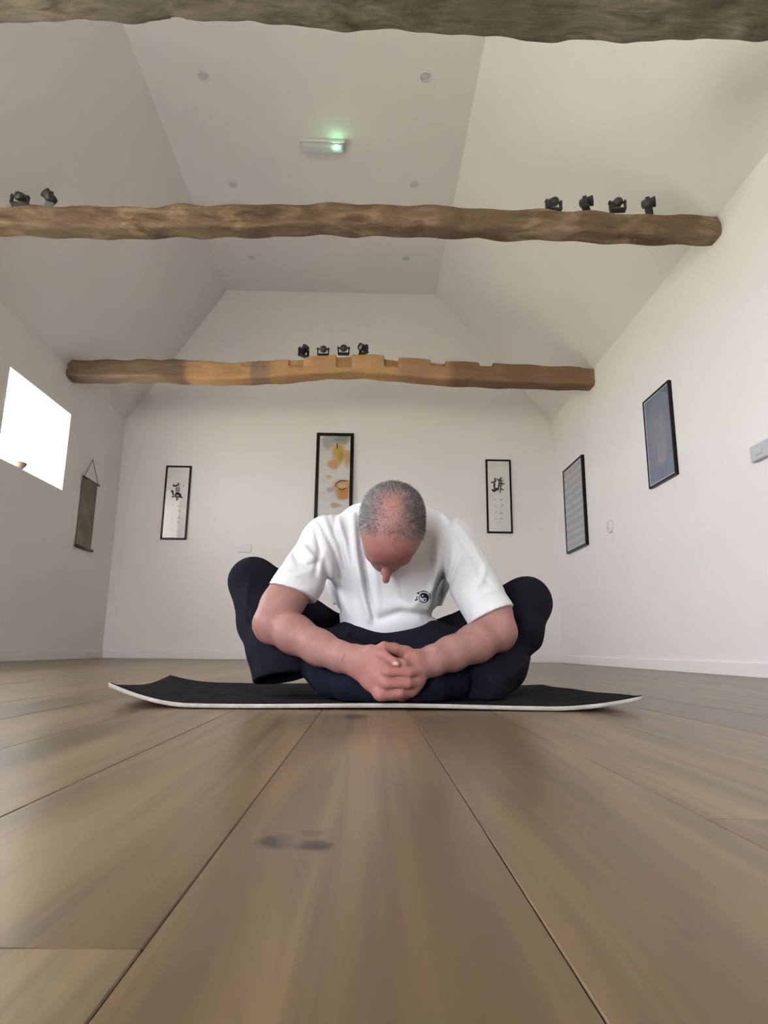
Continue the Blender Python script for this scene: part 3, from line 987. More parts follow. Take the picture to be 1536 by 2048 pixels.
    add_box(bm, -hw, -hw + e, -.0190, -.0172, -hh + e, hh - e); add_box(bm, hw - e, hw, -.0190, -.0172, -hh + e, hh - e)
    bm_obj('mount_border', bm, plain('white_card', (.70, .70, .68), .7, .3, var=.02), root)

def build_wall_bits():
    # bamboo slip hanging by a cord on the left wall
    q = [atX(160, 955, XL), atX(194, 968, XL), atX(152, 1093, XL), atX(177, 1100, XL), atX(180, 918, XL)]
    y0, y1 = (q[0][1] + q[2][1]) / 2, (q[1][1] + q[3][1]) / 2
    zt, zb = (q[0][2] + q[1][2]) / 2, (q[2][2] + q[3][2]) / 2
    yc = (y0 + y1) / 2
    hw = (y1 - y0) / 2
    root = tag(empty('hanging_scroll', (XL, yc, (zt + zb) / 2)), 'olive-brown scroll hanging by a red cord on left wall below window', 'wall hanging')
    hh = (zt - zb) / 2
    m = NT('woven_scroll').set(rough=.8, spec=.2)
    v = m.coord(scale=(1, 1, 1))
    wv = m.node('ShaderNodeTexWave', wave_type='BANDS', bands_direction='Z'); wv.inputs['Scale'].default_value = 60; wv.inputs['Distortion'].default_value = .4
    m.lk(v, wv.inputs['Vector'])
    c = m.ramp(m.noise(v, 7, 4), [(.3, (.16, .140, .098)), (.7, (.26, .235, .175))])
    c = m.mix(m.math('MULTIPLY', wv.outputs['Fac'], .25), c, (.13, .115, .08))
    m.color(c)
    bm = bmesh.new()
    n = 10
    for i in range(n):              # sheet bows out from the wall
        a, b = -hw + 2 * hw * i / n, -hw + 2 * hw * (i + 1) / n
        f = lambda t: .014 + .022 * (1 - (t / hw) ** 2)
        add_prism(bm, [(f(a) - .004, a, -hh), (f(a), a, -hh), (f(b), b, -hh), (f(b) - .004, b, -hh)], (0, 0, 2 * hh))
    bm_obj('sheet', bm, m.m, root)
    rod = plain('dark_rod', (.075, .04, .03), .5, .4)
    for nm, z in (('top_rod', hh), ('bottom_rod', -hh)):
        bm = bmesh.new()
        add_tube(bm, [(.022, -hw - .015, z), (.022, hw + .02, z)], .010 if nm == 'top_rod' else .014, 10)
        bm_obj(nm, bm, rod, root, True)
    bm = bmesh.new()
    za = q[4][2] - (zt + zb) / 2
    add_tube(bm, [(.022, -hw, hh), (.012, 0, za), (.022, hw, hh)], .0032, 6)
    bm_obj('cord', bm, plain('red_cord', (.20, .06, .06), .8, .2), root, True)
    bm = bmesh.new()
    add_tube(bm, [(0, 0, za), (.02, 0, za)], .004, 8)
    bm_obj('nail', bm, M['chrome'], root, True)
    # double switch plate on the back wall
    a, b = atY(476, 1090, YB), atY(502, 1103, YB)
    root = tag(empty('switch_plate', ((a[0] + b[0]) / 2, YB, (a[2] + b[2]) / 2)), 'white double switch plate on back wall above the raised left knee', 'switch')
    bm = bmesh.new(); add_box(bm, -.073, .073, -.014, 0, -.043, .043, .003, 2)
    bm_obj('plate', bm, M['plastic'], root)
    for s in (-1, 1):
        bm = bmesh.new(); add_box(bm, s * .034 - .012, s * .034 + .012, -.018, -.013, -.02, .02, .002)
        bm_obj('rocker', bm, M['plastic'], root)
    # round fitting and pale box on the right wall
    p = atX(1222, 1053, XR)
    root = tag(empty('wall_button', p), 'small round pale fitting on right wall beside the written sheet', 'wall fitting')
    bm = bmesh.new(); add_lathe(bm, [(.055, 0), (.055, .012), (.048, .02), (.02, .022), (.001, .022)], 28, Matrix.Rotation(math.radians(-90), 4, 'Y'))
    bm_obj('cover', bm, M['plastic'], root, True)
    bm = bmesh.new(); add_lathe(bm, [(.018, .02), (.018, .026), (.001, .027)], 20, Matrix.Rotation(math.radians(-90), 4, 'Y'))
    bm_obj('knob', bm, M['plastic'], root, True)
    p = atX(1528, 902, XR)
    root = tag(empty('wall_box', p), 'pale grey switch box on right wall at the right edge of photo', 'wall fitting')
    bm = bmesh.new(); add_box(bm, -.03, 0, -.11, .075, -.042, .042, .004, 2)
    bm_obj('body', bm, M['grey_plastic'], root)
    bm = bmesh.new(); add_box(bm, -.034, -.029, -.03, .03, -.02, .02, .002)
    bm_obj('rocker', bm, M['grey_plastic'], root)
    # bowl on the window sill
    s = OPEN['window_1']
    p = (XL - .055, 4.98, s[2] + .012)
    root = tag(empty('bowl', p), 'small pale bowl standing on the window sill', 'bowl')
    bm = bmesh.new()
    add_lathe(bm, [(.022, 0), (.024, .006), (.040, .018), (.058, .045), (.062, .06), (.059, .06), (.054, .045), (.036, .021), (.001, .012)], 28)
    bm_obj('body', bm, plain('stoneware', (.36, .26, .19), .5, .4), root, True)

# ------------------------------------------------------------------ mat
def build_mat():
    root = tag(empty('exercise_mat', (0.015, 1.80, 0)), 'black exercise mat with cream underside and curled ends under the man', 'mat')
    X1, Y0, Y1 = .585, 1.405, 2.20
    nx, ny = 120, 50
    u = np.linspace(0, 1, nx); v = np.linspace(0, 1, ny)
    U, Vv = np.meshgrid(u, v, indexing='ij')
    def surf(U, V, inset=0.0):
        X0 = -.542 - .11 * V
        X = X0 + inset + (X1 - X0 - 2 * inset) * U
        Y = Y0 + inset + (Y1 - Y0 - 2 * inset) * V
        eL = np.clip(1 - (X - X0) / .17, 0, 1)
        eR = np.clip(1 - (X1 - X) / .20, 0, 1)
        liftL = .034 * (1 - V) ** 2 + .020 * V ** 2.2 + .004
        liftR = .019 * (1 - V) ** 1.5 + .004
        Z = liftL * eL ** 1.8 + liftR * eR ** 1.8
        fr = np.clip(1 - (Y - Y0) / .04, 0, 1)
        Z = Z + .0028 * fr ** 1.5 * (1 + .6 * np.sin(X * 9 + 1)) + .0008 * np.sin(X * 23 + Y * 17) * (1 - fr)
        Y = Y + .006 * np.sin(X * 6.0 + .6) * (1 - V) + .01 * np.sin(X * 4) * V
        return X, Y, np.maximum(Z, 0)
    def slab(name, z0, z1, inset, mat):
        X, Y, Z = surf(U, Vv, inset)
        Z = Z + .0012
        top = np.stack([X, Y, Z + z1], -1).reshape(-1, 3)
        bot = np.stack([X, Y, Z + z0], -1).reshape(-1, 3)
        P = np.concatenate([top, bot])
        n = nx * ny
        idx = np.arange(n).reshape(nx, ny)
        q = np.stack([idx[:-1, :-1], idx[1:, :-1], idx[1:, 1:], idx[:-1, 1:]], -1).reshape(-1, 4)
        ring = np.concatenate([idx[:, 0], idx[-1, 1:], idx[-2::-1, -1], idx[0, -2:0:-1]])
        r2 = np.roll(ring, -1)
        side = np.stack([ring, ring + n, r2 + n, r2], 1)
        Q = np.concatenate([q, q[:, ::-1] + n, side])
        P[:, 0] -= root.location.x; P[:, 1] -= root.location.y
        me = np_mesh(name, P, Q)
        o = link(name, me, mat, root, False)
        return o
    cream = NT('cream_backing').set(rough=.85, spec=.2)
    v_ = cream.coord()
    cream.color(cream.ramp(cream.noise(v_, 40, 4), [(.3, (.40, .375, .33)), (.7, (.55, .525, .47))]))
    cream.bump(cream.noise(v_, 180, 3), .3, .002)
    blk = NT('black_felt').set(rough=.95, spec=.05)
    v_ = blk.coord()
    blk.color(blk.ramp(blk.noise(v_, 25, 5), [(.35, (.010, .010, .011)), (.7, (.022, .022, .024))]))
    blk.bump(blk.noise(v_, 300, 3), .5, .002)
    slab('underside', 0, .0085, 0, cream.m)
    slab('top_layer', .0078, .0104, .003, blk.m)

# =================================================================== THE MAN
def P(px, py, Y): return atY(px, py, Y)
def P4(px, py, Y, r):
    p = atY(px, py, Y)
    return (p[0], p[1], p[2], r)

SH = {'l': P(654, 1084, 1.665), 'r': P(905, 1092, 1.665)}
ELB = {'l': P(546, 1248, 1.555), 'r': P(994, 1263, 1.565)}
WR = {'l': P(706, 1321, 1.435), 'r': P(838, 1333, 1.445)}
HC = P(784, 1050, 1.495)                                   # middle of the skull
HX = np.array([.995, .05, -.085]); HX /= np.linalg.norm(HX)
HCR = np.array([.03, -.992, .10]); HCR -= HX * (HX @ HCR); HCR /= np.linalg.norm(HCR)   # chin -> crown
HFC = np.cross(HCR, HX); HFC /= np.linalg.norm(HFC)        # face direction
if HFC[2] > 0: HFC = -HFC
HR = np.array([HX, HFC, HCR])
def hd(x, f, c): return HC + HX * x + HFC * f + HCR * c

def mat_skin():
    m = NT('skin').set(rough=.52, spec=.35)
    m.b.inputs['Subsurface Weight'].default_value = .12
    m.b.inputs['Subsurface Radius'].default_value = (.012, .005, .003)
    m.b.inputs['Subsurface Scale'].default_value = .5
    v = m.coord()
    at = m.node('ShaderNodeAttribute', attribute_name='tint')
    sep = m.node('ShaderNodeSeparateColor')
    m.lk(at.outputs['Color'], sep.inputs[0])
    c = m.ramp(m.noise(v, 28, 4, .6), [(.3, (.325, .165, .140)), (.7, (.415, .228, .198))])
    c = m.mix(m.math('MULTIPLY', sep.outputs[0], .75), c, (.40, .150, .130))
    blotch = m.ramp(m.noise(v, 75, 3, .6), [(.48, (0, 0, 0)), (.68, (1, 1, 1))])
    c = m.mix(m.math('MULTIPLY', blotch, .20), c, (.42, .16, .13))
    c = m.mix(m.math('MULTIPLY', sep.outputs[1], .85), c, (.80, .70, .64))
    c = m.mix(m.math('MULTIPLY', sep.outputs[2], .6), c, (.20, .13, .115))
    m.color(c)
    m.bump(m.noise(v, 240, 3), .18, .002)
    return m.m

def finger(V, pts, k=.0035):
    V.chain([P4(*p) for p in pts], k)

def build_person():
    root = tag(empty('person', (.05, 1.95, .011)), 'man in white T-shirt and dark trousers bowing forward on the mat, hands clasped', 'person')
    RL = np.array(root.location)
    def part(name, V, mat, it=1, parent=root):
        me = V.mesh(name)
        relax(me, it)
        me.transform(Matrix.Translation(-Vector(RL)))
        o = link(name, me, mat, parent, True)
        return o
    # ---------------------------------------------------------------- body: head, neck, arms and hands in one skin
    V = Vol((-.30, 1.335, .0), (.40, 1.90, .60), .0024)
    V.ell(hd(0, -.002, .0), (.0745, .0975, .088), HR, .0)
    V.ell(hd(0, .028, .02), (.064, .066, .060), HR, .02)             # forehead
    V.ell(hd(0, -.045, -.02), (.064, .055, .06), HR, .03)            # occiput
    V.ell(hd(0, .045, -.055), (.056, .048, .062), HR, .03)           # face
    V.ell(hd(0, .062, -.105), (.034, .030, .026), HR, .03)           # chin
    V.cone(hd(-.030, .084, .002), hd(.030, .084, .002), .009, .009, .014)   # brow
    V.cone(hd(0, .090, -.010), hd(0, .123, -.046), .0100, .0088, .010)      # nose
    for s in (-1, 1):
        V.ell(hd(s * .008, .104, -.052), (.006, .008, .007), HR, .006)
        V.ell(hd(s * .031, .088, -.020), (.014, .010, .009), HR, .006, 'sub')
        V.ell(hd(s * .031, .079, -.020), (.0125, .0125, .0125), HR, .002)
        V.ell(hd(s * .036, .064, -.045), (.016, .016, .018), HR, .012)
        V.ell(hd(s * .071, -.012, -.048), (.007, .017, .030), HR, .006)     # ear
        V.ell(hd(s * .080, -.006, -.048), (.005, .009, .020), HR, .003, 'sub')
    V.cone(hd(-.018, .084, -.080), hd(.018, .084, -.080), .007, .007, .006)
    V.cone(hd(-.018, .090, -.0835), hd(.018, .090, -.0835), .0015, .0015, .002, 'sub')
    NB = np.array([.050, 1.735, .430])
    V.cone(hd(0, -.015, -.055), NB + [0, 0, -.01], .054, .050, .03)                 # neck
    V.cone(NB + [-.08, .02, -.07], NB + [.08, .02, -.07], .055, .055, .04)
    for s in 'lr':
        sg = -1 if s == 'l' else 1
        V.chain([(*(NB + [sg * .08, .02, -.07]), .055), (*SH[s], .042)], .03)
        mid = SH[s] * .42 + ELB[s] * .58 + np.array([sg * .011, 0, -.002])
        low = SH[s] * .22 + ELB[s] * .78 + np.array([sg * .012, 0, -.004])
        V.chain([(*SH[s], .042), (*mid, .0445), (*low, .0445), (*(ELB[s] + [sg * .004, 0, .004]), .040)], .03)
    # forearms: fleshy below the elbow, flat at the wrist
    V.cone(ELB['l'] + [-.007, .004, -.008], ELB['l'] + [-.006, .004, -.015], .031, .028, .03)
    V.chain([(*ELB['l'], .0375), P4(588, 1268, 1.525, .0430), P4(640, 1296, 1.488, .0370), P4(682, 1314, 1.452, .0305), (*WR['l'], .0275)], .02)
    V.cone(ELB['r'] + [.009, .004, -.010], ELB['r'] + [.008, .004, -.018], .031, .028, .03)
    V.chain([(*ELB['r'], .0375), P4(952, 1286, 1.535, .0430), P4(902, 1308, 1.495, .0370), P4(865, 1322, 1.462, .0310), (*WR['r'], .0275)], .02)
    # hand that wraps round the outside: back of the hand, knuckle row, four fingers, thumb
    kn = [(768, 1321, 1.392), (776, 1344, 1.383), (773, 1368, 1.382), (762, 1389, 1.388)]
    w4 = P4(712, 1321, 1.433, .025)
    for i, q in enumerate(kn):
        wr_ = P4(712, 1308 + i * 9, 1.432, .0215)
        mid = P4(712 * .45 + q[0] * .55, (1308 + i * 9) * .45 + q[1] * .55 - 1, 1.404 + .002 * abs(i - 1.3), .0155)
        V.chain([wr_, mid, P4(*q, .0122)], .012)
    V.cone(P(725, 1322, 1.425), P(755, 1352, 1.405), .022, .020, .012)
    fl = [[(768, 1322, 1.392, .0125), (806, 1328, 1.395, .0112), (833, 1326, 1.425, .0100), (828, 1322, 1.452, .0090)],
          [(776, 1344, 1.383, .0130), (817, 1345, 1.388, .0117), (842, 1344, 1.418, .0104), (836, 1342, 1.448, .0092)],
          [(773, 1367, 1.382, .0128), (815, 1366, 1.388, .0116), (840, 1363, 1.418, .0102), (832, 1361, 1.448, .0090)],
          [(763, 1387, 1.388, .0118), (799, 1386, 1.390, .0106), (822, 1383, 1.415, .0094), (818, 1380, 1.440, .0082)]]
    V.cone(P(785, 1335, 1.412), P(790, 1375, 1.412), .016, .016, .004)
    for f in fl: finger(V, f, .0028)
    # thumb lying across the top, nail showing
    V.chain([P4(716, 1308, 1.428, .018), P4(742, 1303, 1.408, .0145), P4(768, 1311, 1.388, .0108), P4(786, 1323, 1.380, .0092), P4(794, 1328, 1.379, .0072)], .004)
    # other hand: inside, its back turned to the right
    kr = [(812, 1325, 1.432), (814, 1352, 1.424), (812, 1376, 1.422), (803, 1391, 1.428)]
    for i, q in enumerate(kr):
        wr_ = P4(833, 1318 + i * 9, 1.444, .0215)
        mid = P4(834 * .42 + q[0] * .58 + 6, (1318 + i * 9) * .42 + q[1] * .58, 1.424, .0175)
        V.chain([wr_, mid, P4(*q, .0135)], .012)
    V.cone(P(838, 1340, 1.435), P(818, 1368, 1.418), .022, .019, .012)
    fr = [[(812, 1325, 1.432, .0112), (778, 1330, 1.430, .010), (755, 1334, 1.445, .009)],
          [(814, 1352, 1.424, .0116), (775, 1355, 1.424, .0104), (752, 1352, 1.444, .009)],
          [(812, 1376, 1.422, .0114), (776, 1378, 1.420, .0102), (754, 1372, 1.440, .009)],
          [(803, 1390, 1.428, .0106), (776, 1388, 1.416, .0094), (756, 1384, 1.430, .0085)]]
    for f in fr: finger(V, f, .0028)
    # its thumb folds over the top
    V.chain([P4(835, 1320, 1.440, .018), P4(812, 1306, 1.430, .0145), P4(788, 1297, 1.412, .0115), P4(768, 1293, 1.402, .0105)], .006)
    V.chain([P4(768, 1293, 1.402, .0108), P4(755, 1299, 1.400, .0095), P4(746, 1304, 1.398, .0085)], .003)
    V.cone(P(758, 1390, 1.393), P(798, 1391, 1.402), .0108, .010, .010)
    # bend creases
    V.fold([(764, 1352), (785, 1355), (803, 1352)], 1.7, -.0024, 1.42)
    V.fold([(766, 1330), (790, 1336), (806, 1336)], 1.6, -.0015, 1.42)
    V.fold([(762, 1378), (785, 1379), (800, 1377)], 1.6, -.0015, 1.42)
    me = V.mesh('body')
    Vc = relax(me, 1)
    # tint: r red, g nail, b stubble on the scalp
    loc = (Vc - HC) @ HR.T
    head_d = np.linalg.norm(Vc - HC, axis=1)
    hands = np.exp(-(np.linalg.norm((Vc - P(775, 1350, 1.41)) / [1, 1, 1], axis=1) / .085) ** 4)
    elbow = sum(np.exp(-(np.linalg.norm(Vc - (ELB[s] + [(-.03 if s == 'l' else .03), 0, -.03]), axis=1) / .04) ** 2) for s in 'lr')
    isface = (head_d < .17) & (Vc[:, 2] > .25)
    red = .85 * hands + .45 * elbow + np.where(isface, .45 + .35 * np.clip(loc[:, 1] / .09, 0, 1), 0)
    nail_c = P(790, 1327, 1.372)
    nail = np.exp(-(((Vc - nail_c) / [.0062, .014, .0038]) ** 2).sum(1) ** 2)
    x, f, c = loc.T
    stub = np.where((head_d < .15) & isface, np.clip((.060 - f) / .02, 0, 1) * np.clip((c + .05) / .03, 0, 1), 0)
    stub *= .30 + .55 * (1 - np.exp(-((x + .004 + .12 * np.clip(f, 0, .1)) / .026) ** 2))
    colr = np.stack([np.clip(red, 0, 1), nail, stub, np.ones(len(x))], 1).astype(np.float32)
    ca = me.color_attributes.new('tint', 'FLOAT_COLOR', 'POINT')
    ca.data.foreach_set('color', colr.ravel())
    # ---------------------------------------------------------------- hair strands on that scalp
    nrm = np.empty(len(me.vertices) * 3, np.float32)
    me.vertices.foreach_get('normal', nrm)
    nrm = nrm.reshape(-1, 3)
    edge = .066 - .45 * np.abs(x) ** 1.05
    scalp = np.where(isface & (head_d < .14) & (c > -.055), np.clip((edge - f) / .022, 0, 1), 0)
    scalp = scalp * np.where(c < -.03, .6, 1.0)
    side = np.clip((np.abs(x + .006) - .016) / .040, 0, 1)
    back = np.clip((-f - .035) / .04, 0, 1)
    front = np.exp(-(((x - .016) / .040) ** 2 + ((f - .042) / .026) ** 2)) * .55
    right = np.clip((x - .0) / .04, 0, 1) * .8
    dens = np.clip(.09 + np.maximum.reduce([side ** 1.2, .7 * back, front, right]), 0, 1) * scalp
    N = 12500
    pick = RNG.choice(len(dens), N, p=dens / dens.sum())
    n = nrm[pick].astype(np.float64)
    base = Vc[pick] + RNG.normal(0, .0012, (N, 3)) - n * .001
    lx = loc[pick]
    down = -HCR[None] * 1.0 + HFC[None] * np.where(lx[:, 1:2] > .02, .7, -.5) + HX[None] * np.sign(lx[:, :1]) * .25
    down = down + RNG.normal(0, .45, (N, 3))
    tang = down - n * (down * n).sum(1, keepdims=True)
    tang /= np.linalg.norm(tang, axis=1, keepdims=True) + 1e-9
    L = RNG.uniform(.006, .0125, (N, 1)) * (.6 + .5 * dens[pick][:, None])
    mid = base + (n * .55 + tang * .6) * L * .55
    tip = base + (n * .62 + tang * 1.0) * L
    wv = np.cross(tang, n) * RNG.uniform(.00030, .00050, (N, 1))
    VV = np.stack([base - wv, base + wv, mid + wv * .8, mid - wv * .8, tip], 1).reshape(-1, 3)
    k5 = np.arange(N)[:, None] * 5
    T = np.concatenate([k5 + [0, 1, 2], k5 + [0, 2, 3], k5 + [3, 2, 4]])
    hm = np_mesh('hair', VV - RL, T)
    shade = np.clip(RNG.normal(.5, .22, N) - 2.2 * lx[:, 0], 0, 1)  # left strands paler and right darker: side light put into the hair colour
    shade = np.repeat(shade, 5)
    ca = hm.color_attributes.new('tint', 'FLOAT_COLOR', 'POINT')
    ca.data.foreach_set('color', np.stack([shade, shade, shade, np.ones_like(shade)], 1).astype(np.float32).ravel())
    me.transform(Matrix.Translation(-Vector(RL)))
    body = link('body', me, mat_skin(), root, True)
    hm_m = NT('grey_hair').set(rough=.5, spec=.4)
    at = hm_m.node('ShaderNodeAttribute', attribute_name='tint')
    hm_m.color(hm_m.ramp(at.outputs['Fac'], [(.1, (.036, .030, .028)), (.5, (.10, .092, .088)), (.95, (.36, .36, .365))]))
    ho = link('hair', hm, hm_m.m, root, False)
    ho['kind'] = 'stuff'
    ho['label'] = 'short thinning grey hair'
    # red cord round the wrist
    bm = bmesh.new()
    axis = Vector(WR['l'] - ELB['l']).normalized()
    cc = Vector(P(700, 1319, 1.4385))
    u = axis.orthogonal().normalized(); v2 = axis.cross(u)
    ring = [cc - Vector(RL) + (u * math.cos(t) + v2 * math.sin(t)) * .0292 for t in [2 * math.pi * i / 40 for i in range(41)]]
    add_tube(bm, ring, .0009, 6)
    bm_obj('wrist_cord', bm, plain('dark_red_thread', (.25, .06, .05), .8, .2), root, True)

    # ---------------------------------------------------------------- T-shirt
    V = Vol((-.34, 1.50, .09), (.44, 2.20, .62), .0042)
    cx = .053
    V.cone((cx, 2.02, .20), (cx, 1.86, .34), .120, .125, .04, sc=(1.30, 1, 1))
    V.cone((cx, 1.86, .34), (cx, 1.735, .405), .125, .098, .06, sc=(1.35, 1, 1))
    V.cone((cx - .085, 1.715, .385), (cx + .085, 1.715, .385), .088, .088, .05)
    V.cone((cx - .06, 1.74, .440), (cx + .06, 1.74, .440), .075, .075, .06)
    V.cone((cx, 1.70, .33), (cx, 1.735, .215), .105, .098, .06, sc=(1.22, 1, 1))     # cloth hanging from the chest
    V.cone((cx, 1.735, .215), (cx, 1.80, .175), .098, .098, .04, sc=(1.22, 1, 1))
    hem_t = {'l': .55, 'r': .62}
    for s in 'lr':
        sg = -1 if s == 'l' else 1
        d = ELB[s] - SH[s]
        hemp = SH[s] + d * hem_t[s]
        V.cone((cx + sg * .09, 1.715, .385), SH[s], .080, .064, .05)
        Vs = (SH[s], hemp + d * .14)
        V.cone(SH[s], SH[s] + d * .88 + [sg * .006, 0, 0], .063, .0600, .022)
    # creases and ridges
    F = V.fold
    F([(716, 1030), (722, 1100), (735, 1180), (748, 1235)], 4, -0.021, 1.9)
    F([(706, 1040), (712, 1110), (724, 1190), (738, 1240)], 8, 0.0139, 1.9)
    F([(690, 1012), (672, 1030), (668, 1075)], 6, -0.0093, 1.85)
    F([(665, 1010), (690, 1080), (700, 1140)], 6, 0.0093, 1.85)
    F([(640, 1045), (668, 1100), (684, 1160)], 5, -0.0093, 1.85)
    F([(632, 1060), (640, 1100), (630, 1150)], 5, -0.0124, 1.85)
    F([(610, 1080), (590, 1110), (600, 1140)], 5, -0.0078, 1.8)
    F([(585, 1110), (612, 1132), (632, 1128)], 5, -0.0093, 1.8)
    F([(600, 1085), (625, 1112), (640, 1120)], 5, 0.0093, 1.8)
    F([(560, 1140), (590, 1150), (620, 1145)], 6, 0.0062, 1.8)
    F([(770, 1150), (790, 1190), (830, 1215)], 8, -0.0078, 1.9)
    F([(752, 1240), (800, 1225), (860, 1232), (895, 1215)], 9, -0.0139, 1.9)
    F([(825, 1215), (850, 1190), (862, 1178)], 7, 0.0062, 1.9)
    F([(893, 1090), (890, 1130), (880, 1180), (870, 1225)], 8, -0.0139, 1.9)
    F([(876, 1080), (874, 1140), (862, 1200)], 8, 0.0109, 1.9)
    F([(920, 1110), (905, 1150), (898, 1175)], 5, -0.0124, 1.8)
    F([(880, 1020), (900, 1045), (915, 1042)], 6, 0.0124, 1.9)
    F([(893, 1022), (910, 1050)], 5, -0.0093, 1.9)
    F([(955, 1120), (960, 1150), (980, 1170)], 6, -0.0078, 1.8)
    F([(972, 1130), (965, 1160), (950, 1180)], 5, 0.0078, 1.8)
    F([(930, 1075), (940, 1110), (935, 1150)], 7, 0.0062, 1.8)
    F([(742, 1100), (752, 1160), (758, 1220)], 7, .006, 1.9)
    F([(655, 1030), (680, 1095), (694, 1150)], 4, -.009, 1.85)
    F([(648, 1120), (655, 1170), (680, 1220)], 6, -.010, 1.9)
    F([(664, 1130), (672, 1180), (700, 1232)], 7, .009, 1.9)
    F([(905, 1060), (930, 1090), (950, 1130)], 5, -.007, 1.8)
    F([(915, 1050), (945, 1085), (962, 1120)], 5, .006, 1.8)
    F([(560, 1160), (600, 1172), (628, 1165)], 5, -.004, 1.8)
    F([(960, 1190), (985, 1180), (1003, 1178)], 5, .004, 1.8)
    F([(800, 1170), (815, 1200), (840, 1232)], 7, .006, 1.9)
    V.wobble(.0012, 26, 3)
    # openings
    for s in 'lr':
        d = ELB[s] - SH[s]
        dn = d / np.linalg.norm(d)
        hemp = P(573, 1187, 1.60) if s == 'l' else P(987, 1235, 1.605)
        tilt = np.array([-.25, -.22, -.93]) if s == 'l' else np.array([.38, -.22, -.90])
        e = np.array([.12, .12, .12])
        cpt = hemp + dn * .06
        V.cut(hemp, tilt, cpt - e, cpt + e)
        V.cone(hemp - dn * .008, hemp + dn * .06, .0500, .0550, .003, 'sub')
    V.cut((cx, 1.78, .172), (0, .55, -.84))
    V.cone((cx, 1.74, .10), (cx, 1.80, .165), .080, .088, .004, 'sub', (1.20, 1, 1))
    V.cone(hd(0, -.03, -.03), NB + [0, .005, .01], .074, .070, .006, 'sub')          # neck opening
    sm = NT('white_cotton').set(rough=.85, spec=.2, sheen=.1)
    v_ = sm.coord()
    sm.color(sm.ramp(sm.noise(v_, 7, 3), [(.3, (.74, .74, .765)), (.7, (.79, .79, .81))]))
    sm.bump(sm.noise(v_, 60, 4), .12, .004)
    shirt = part('t_shirt', V, sm.m, 1)
    shirt['label'] = 'white cotton T-shirt with a small yin-yang badge'
    badge(shirt, RL)
    # ---------------------------------------------------------------- trousers
    V = Vol((-.44, 1.40, .008), (.54, 2.28, .44), .0048)
    hips = np.array([cx, 2.04, .115])
    V.cone(hips + [-.07, 0, 0], hips + [.07, 0, 0], .105, .105, .03)
    V.cone((cx, 1.98, .16), (cx, 1.86, .175), .110, .090, .05, sc=(1.15, 1, 1))
    V.cone((cx - .03, 1.80, .105), (cx + .03, 1.80, .105), .085, .085, .05)
    kl, kr_ = P(507, 1163, 1.80), P(1052, 1206, 1.79)
    for sg, kk in ((-1, kl), (1, kr_)):
        h0 = hips + [sg * .08, -.02, -.005]
        V.chain([(*h0, .095), (*(h0 * .52 + kk * .48 + [0, 0, -.022]), .070), (*(h0 * .24 + kk * .76 + [0, 0, .004]), .066), (*kk, .065)], .035)
    # shins in loose cloth
    V.chain([(*kl, .066), (*P(524, 1245, 1.735), .060), (*P(548, 1305, 1.672), .063), (*P(565, 1350, 1.642), .0695), (*P(571, 1400, 1.64), .073)], .02)
    hA, hB, hC = P(512, 1369, 1.665), P(622, 1343, 1.63), P(562, 1346, 1.572)
    nl = np.cross(hB - hA, hC - hA)
    nl = nl if nl[2] < 0 else -nl
    hl = P(566, 1350, 1.64)
    V.cut(hA, nl, hl - .14, hl + .14)
    V.cone(P(566, 1364, 1.640), P(571, 1402, 1.64), .0570, .0620, .003, 'sub')
    hr_ = P(960, 1362, 1.560)
    V.chain([(*kr_, .069), (*P(1034, 1270, 1.72), .060), (*P(1002, 1330, 1.645), .060), (*P(968, 1365, 1.565), .056)], .03)
    V.cut(hr_ + [-.02, -.02, 0], np.array([-.62, -.74, -.2]), hr_ - .12, hr_ + .12)
    # inner cloth behind the hands
    V.cone(P(700, 1300, 1.70), P(870, 1300, 1.70), .075, .075, .04)
    V.cone(P(640, 1300, 1.66), P(760, 1345, 1.56), .055, .045, .03)
    V.cone(P(930, 1310, 1.66), P(800, 1350, 1.56), .060, .045, .03)
    F = V.fold
    F([(500, 1150), (494, 1190), (492, 1235)], 5, .006, 2.0)
    F([(488, 1215), (497, 1240), (510, 1250)], 6, -.010, 2.0)
    F([(516, 1300), (522, 1325), (526, 1345)], 5, .003, 2.0)
    F([(700, 1250), (690, 1280), (730, 1300)], 6, .008, 2.0)
    F([(900, 1270), (930, 1260), (960, 1235)], 8, .008, 2.0)
    F([(1078, 1300), (1062, 1312), (1045, 1310)], 6, -.008, 2.0)
    F([(1050, 1330), (1030, 1350), (1000, 1360)], 7, .006, 2.0)
    V.wobble(.0016, 20, 5)
    V.cut((0, 0, .0135), (0, 0, -1))
    tm = NT('navy_black_cotton').set(rough=.92, spec=.12)
    v_ = tm.coord()
    tm.color(tm.ramp(tm.noise(v_, 9, 4), [(.3, (.0070, .0072, .0115)), (.7, (.0125, .0130, .0205))]))
    tm.bump(tm.noise(v_, 120, 4), .2, .003)
    tr = part('trousers', V, tm.m, 2)
    tr['label'] = 'loose dark navy trousers'
    # ---------------------------------------------------------------- socked feet, soles together under the hands
    so = NT('blue_knit').set(rough=.92, spec=.12)
    v_ = so.coord()
    so.color(so.ramp(so.noise(v_, 30, 4), [(.3, (.005, .0068, .0145)), (.7, (.009, .0115, .024))]))
    so.bump(so.noise(v_, 260, 3), .3, .002)
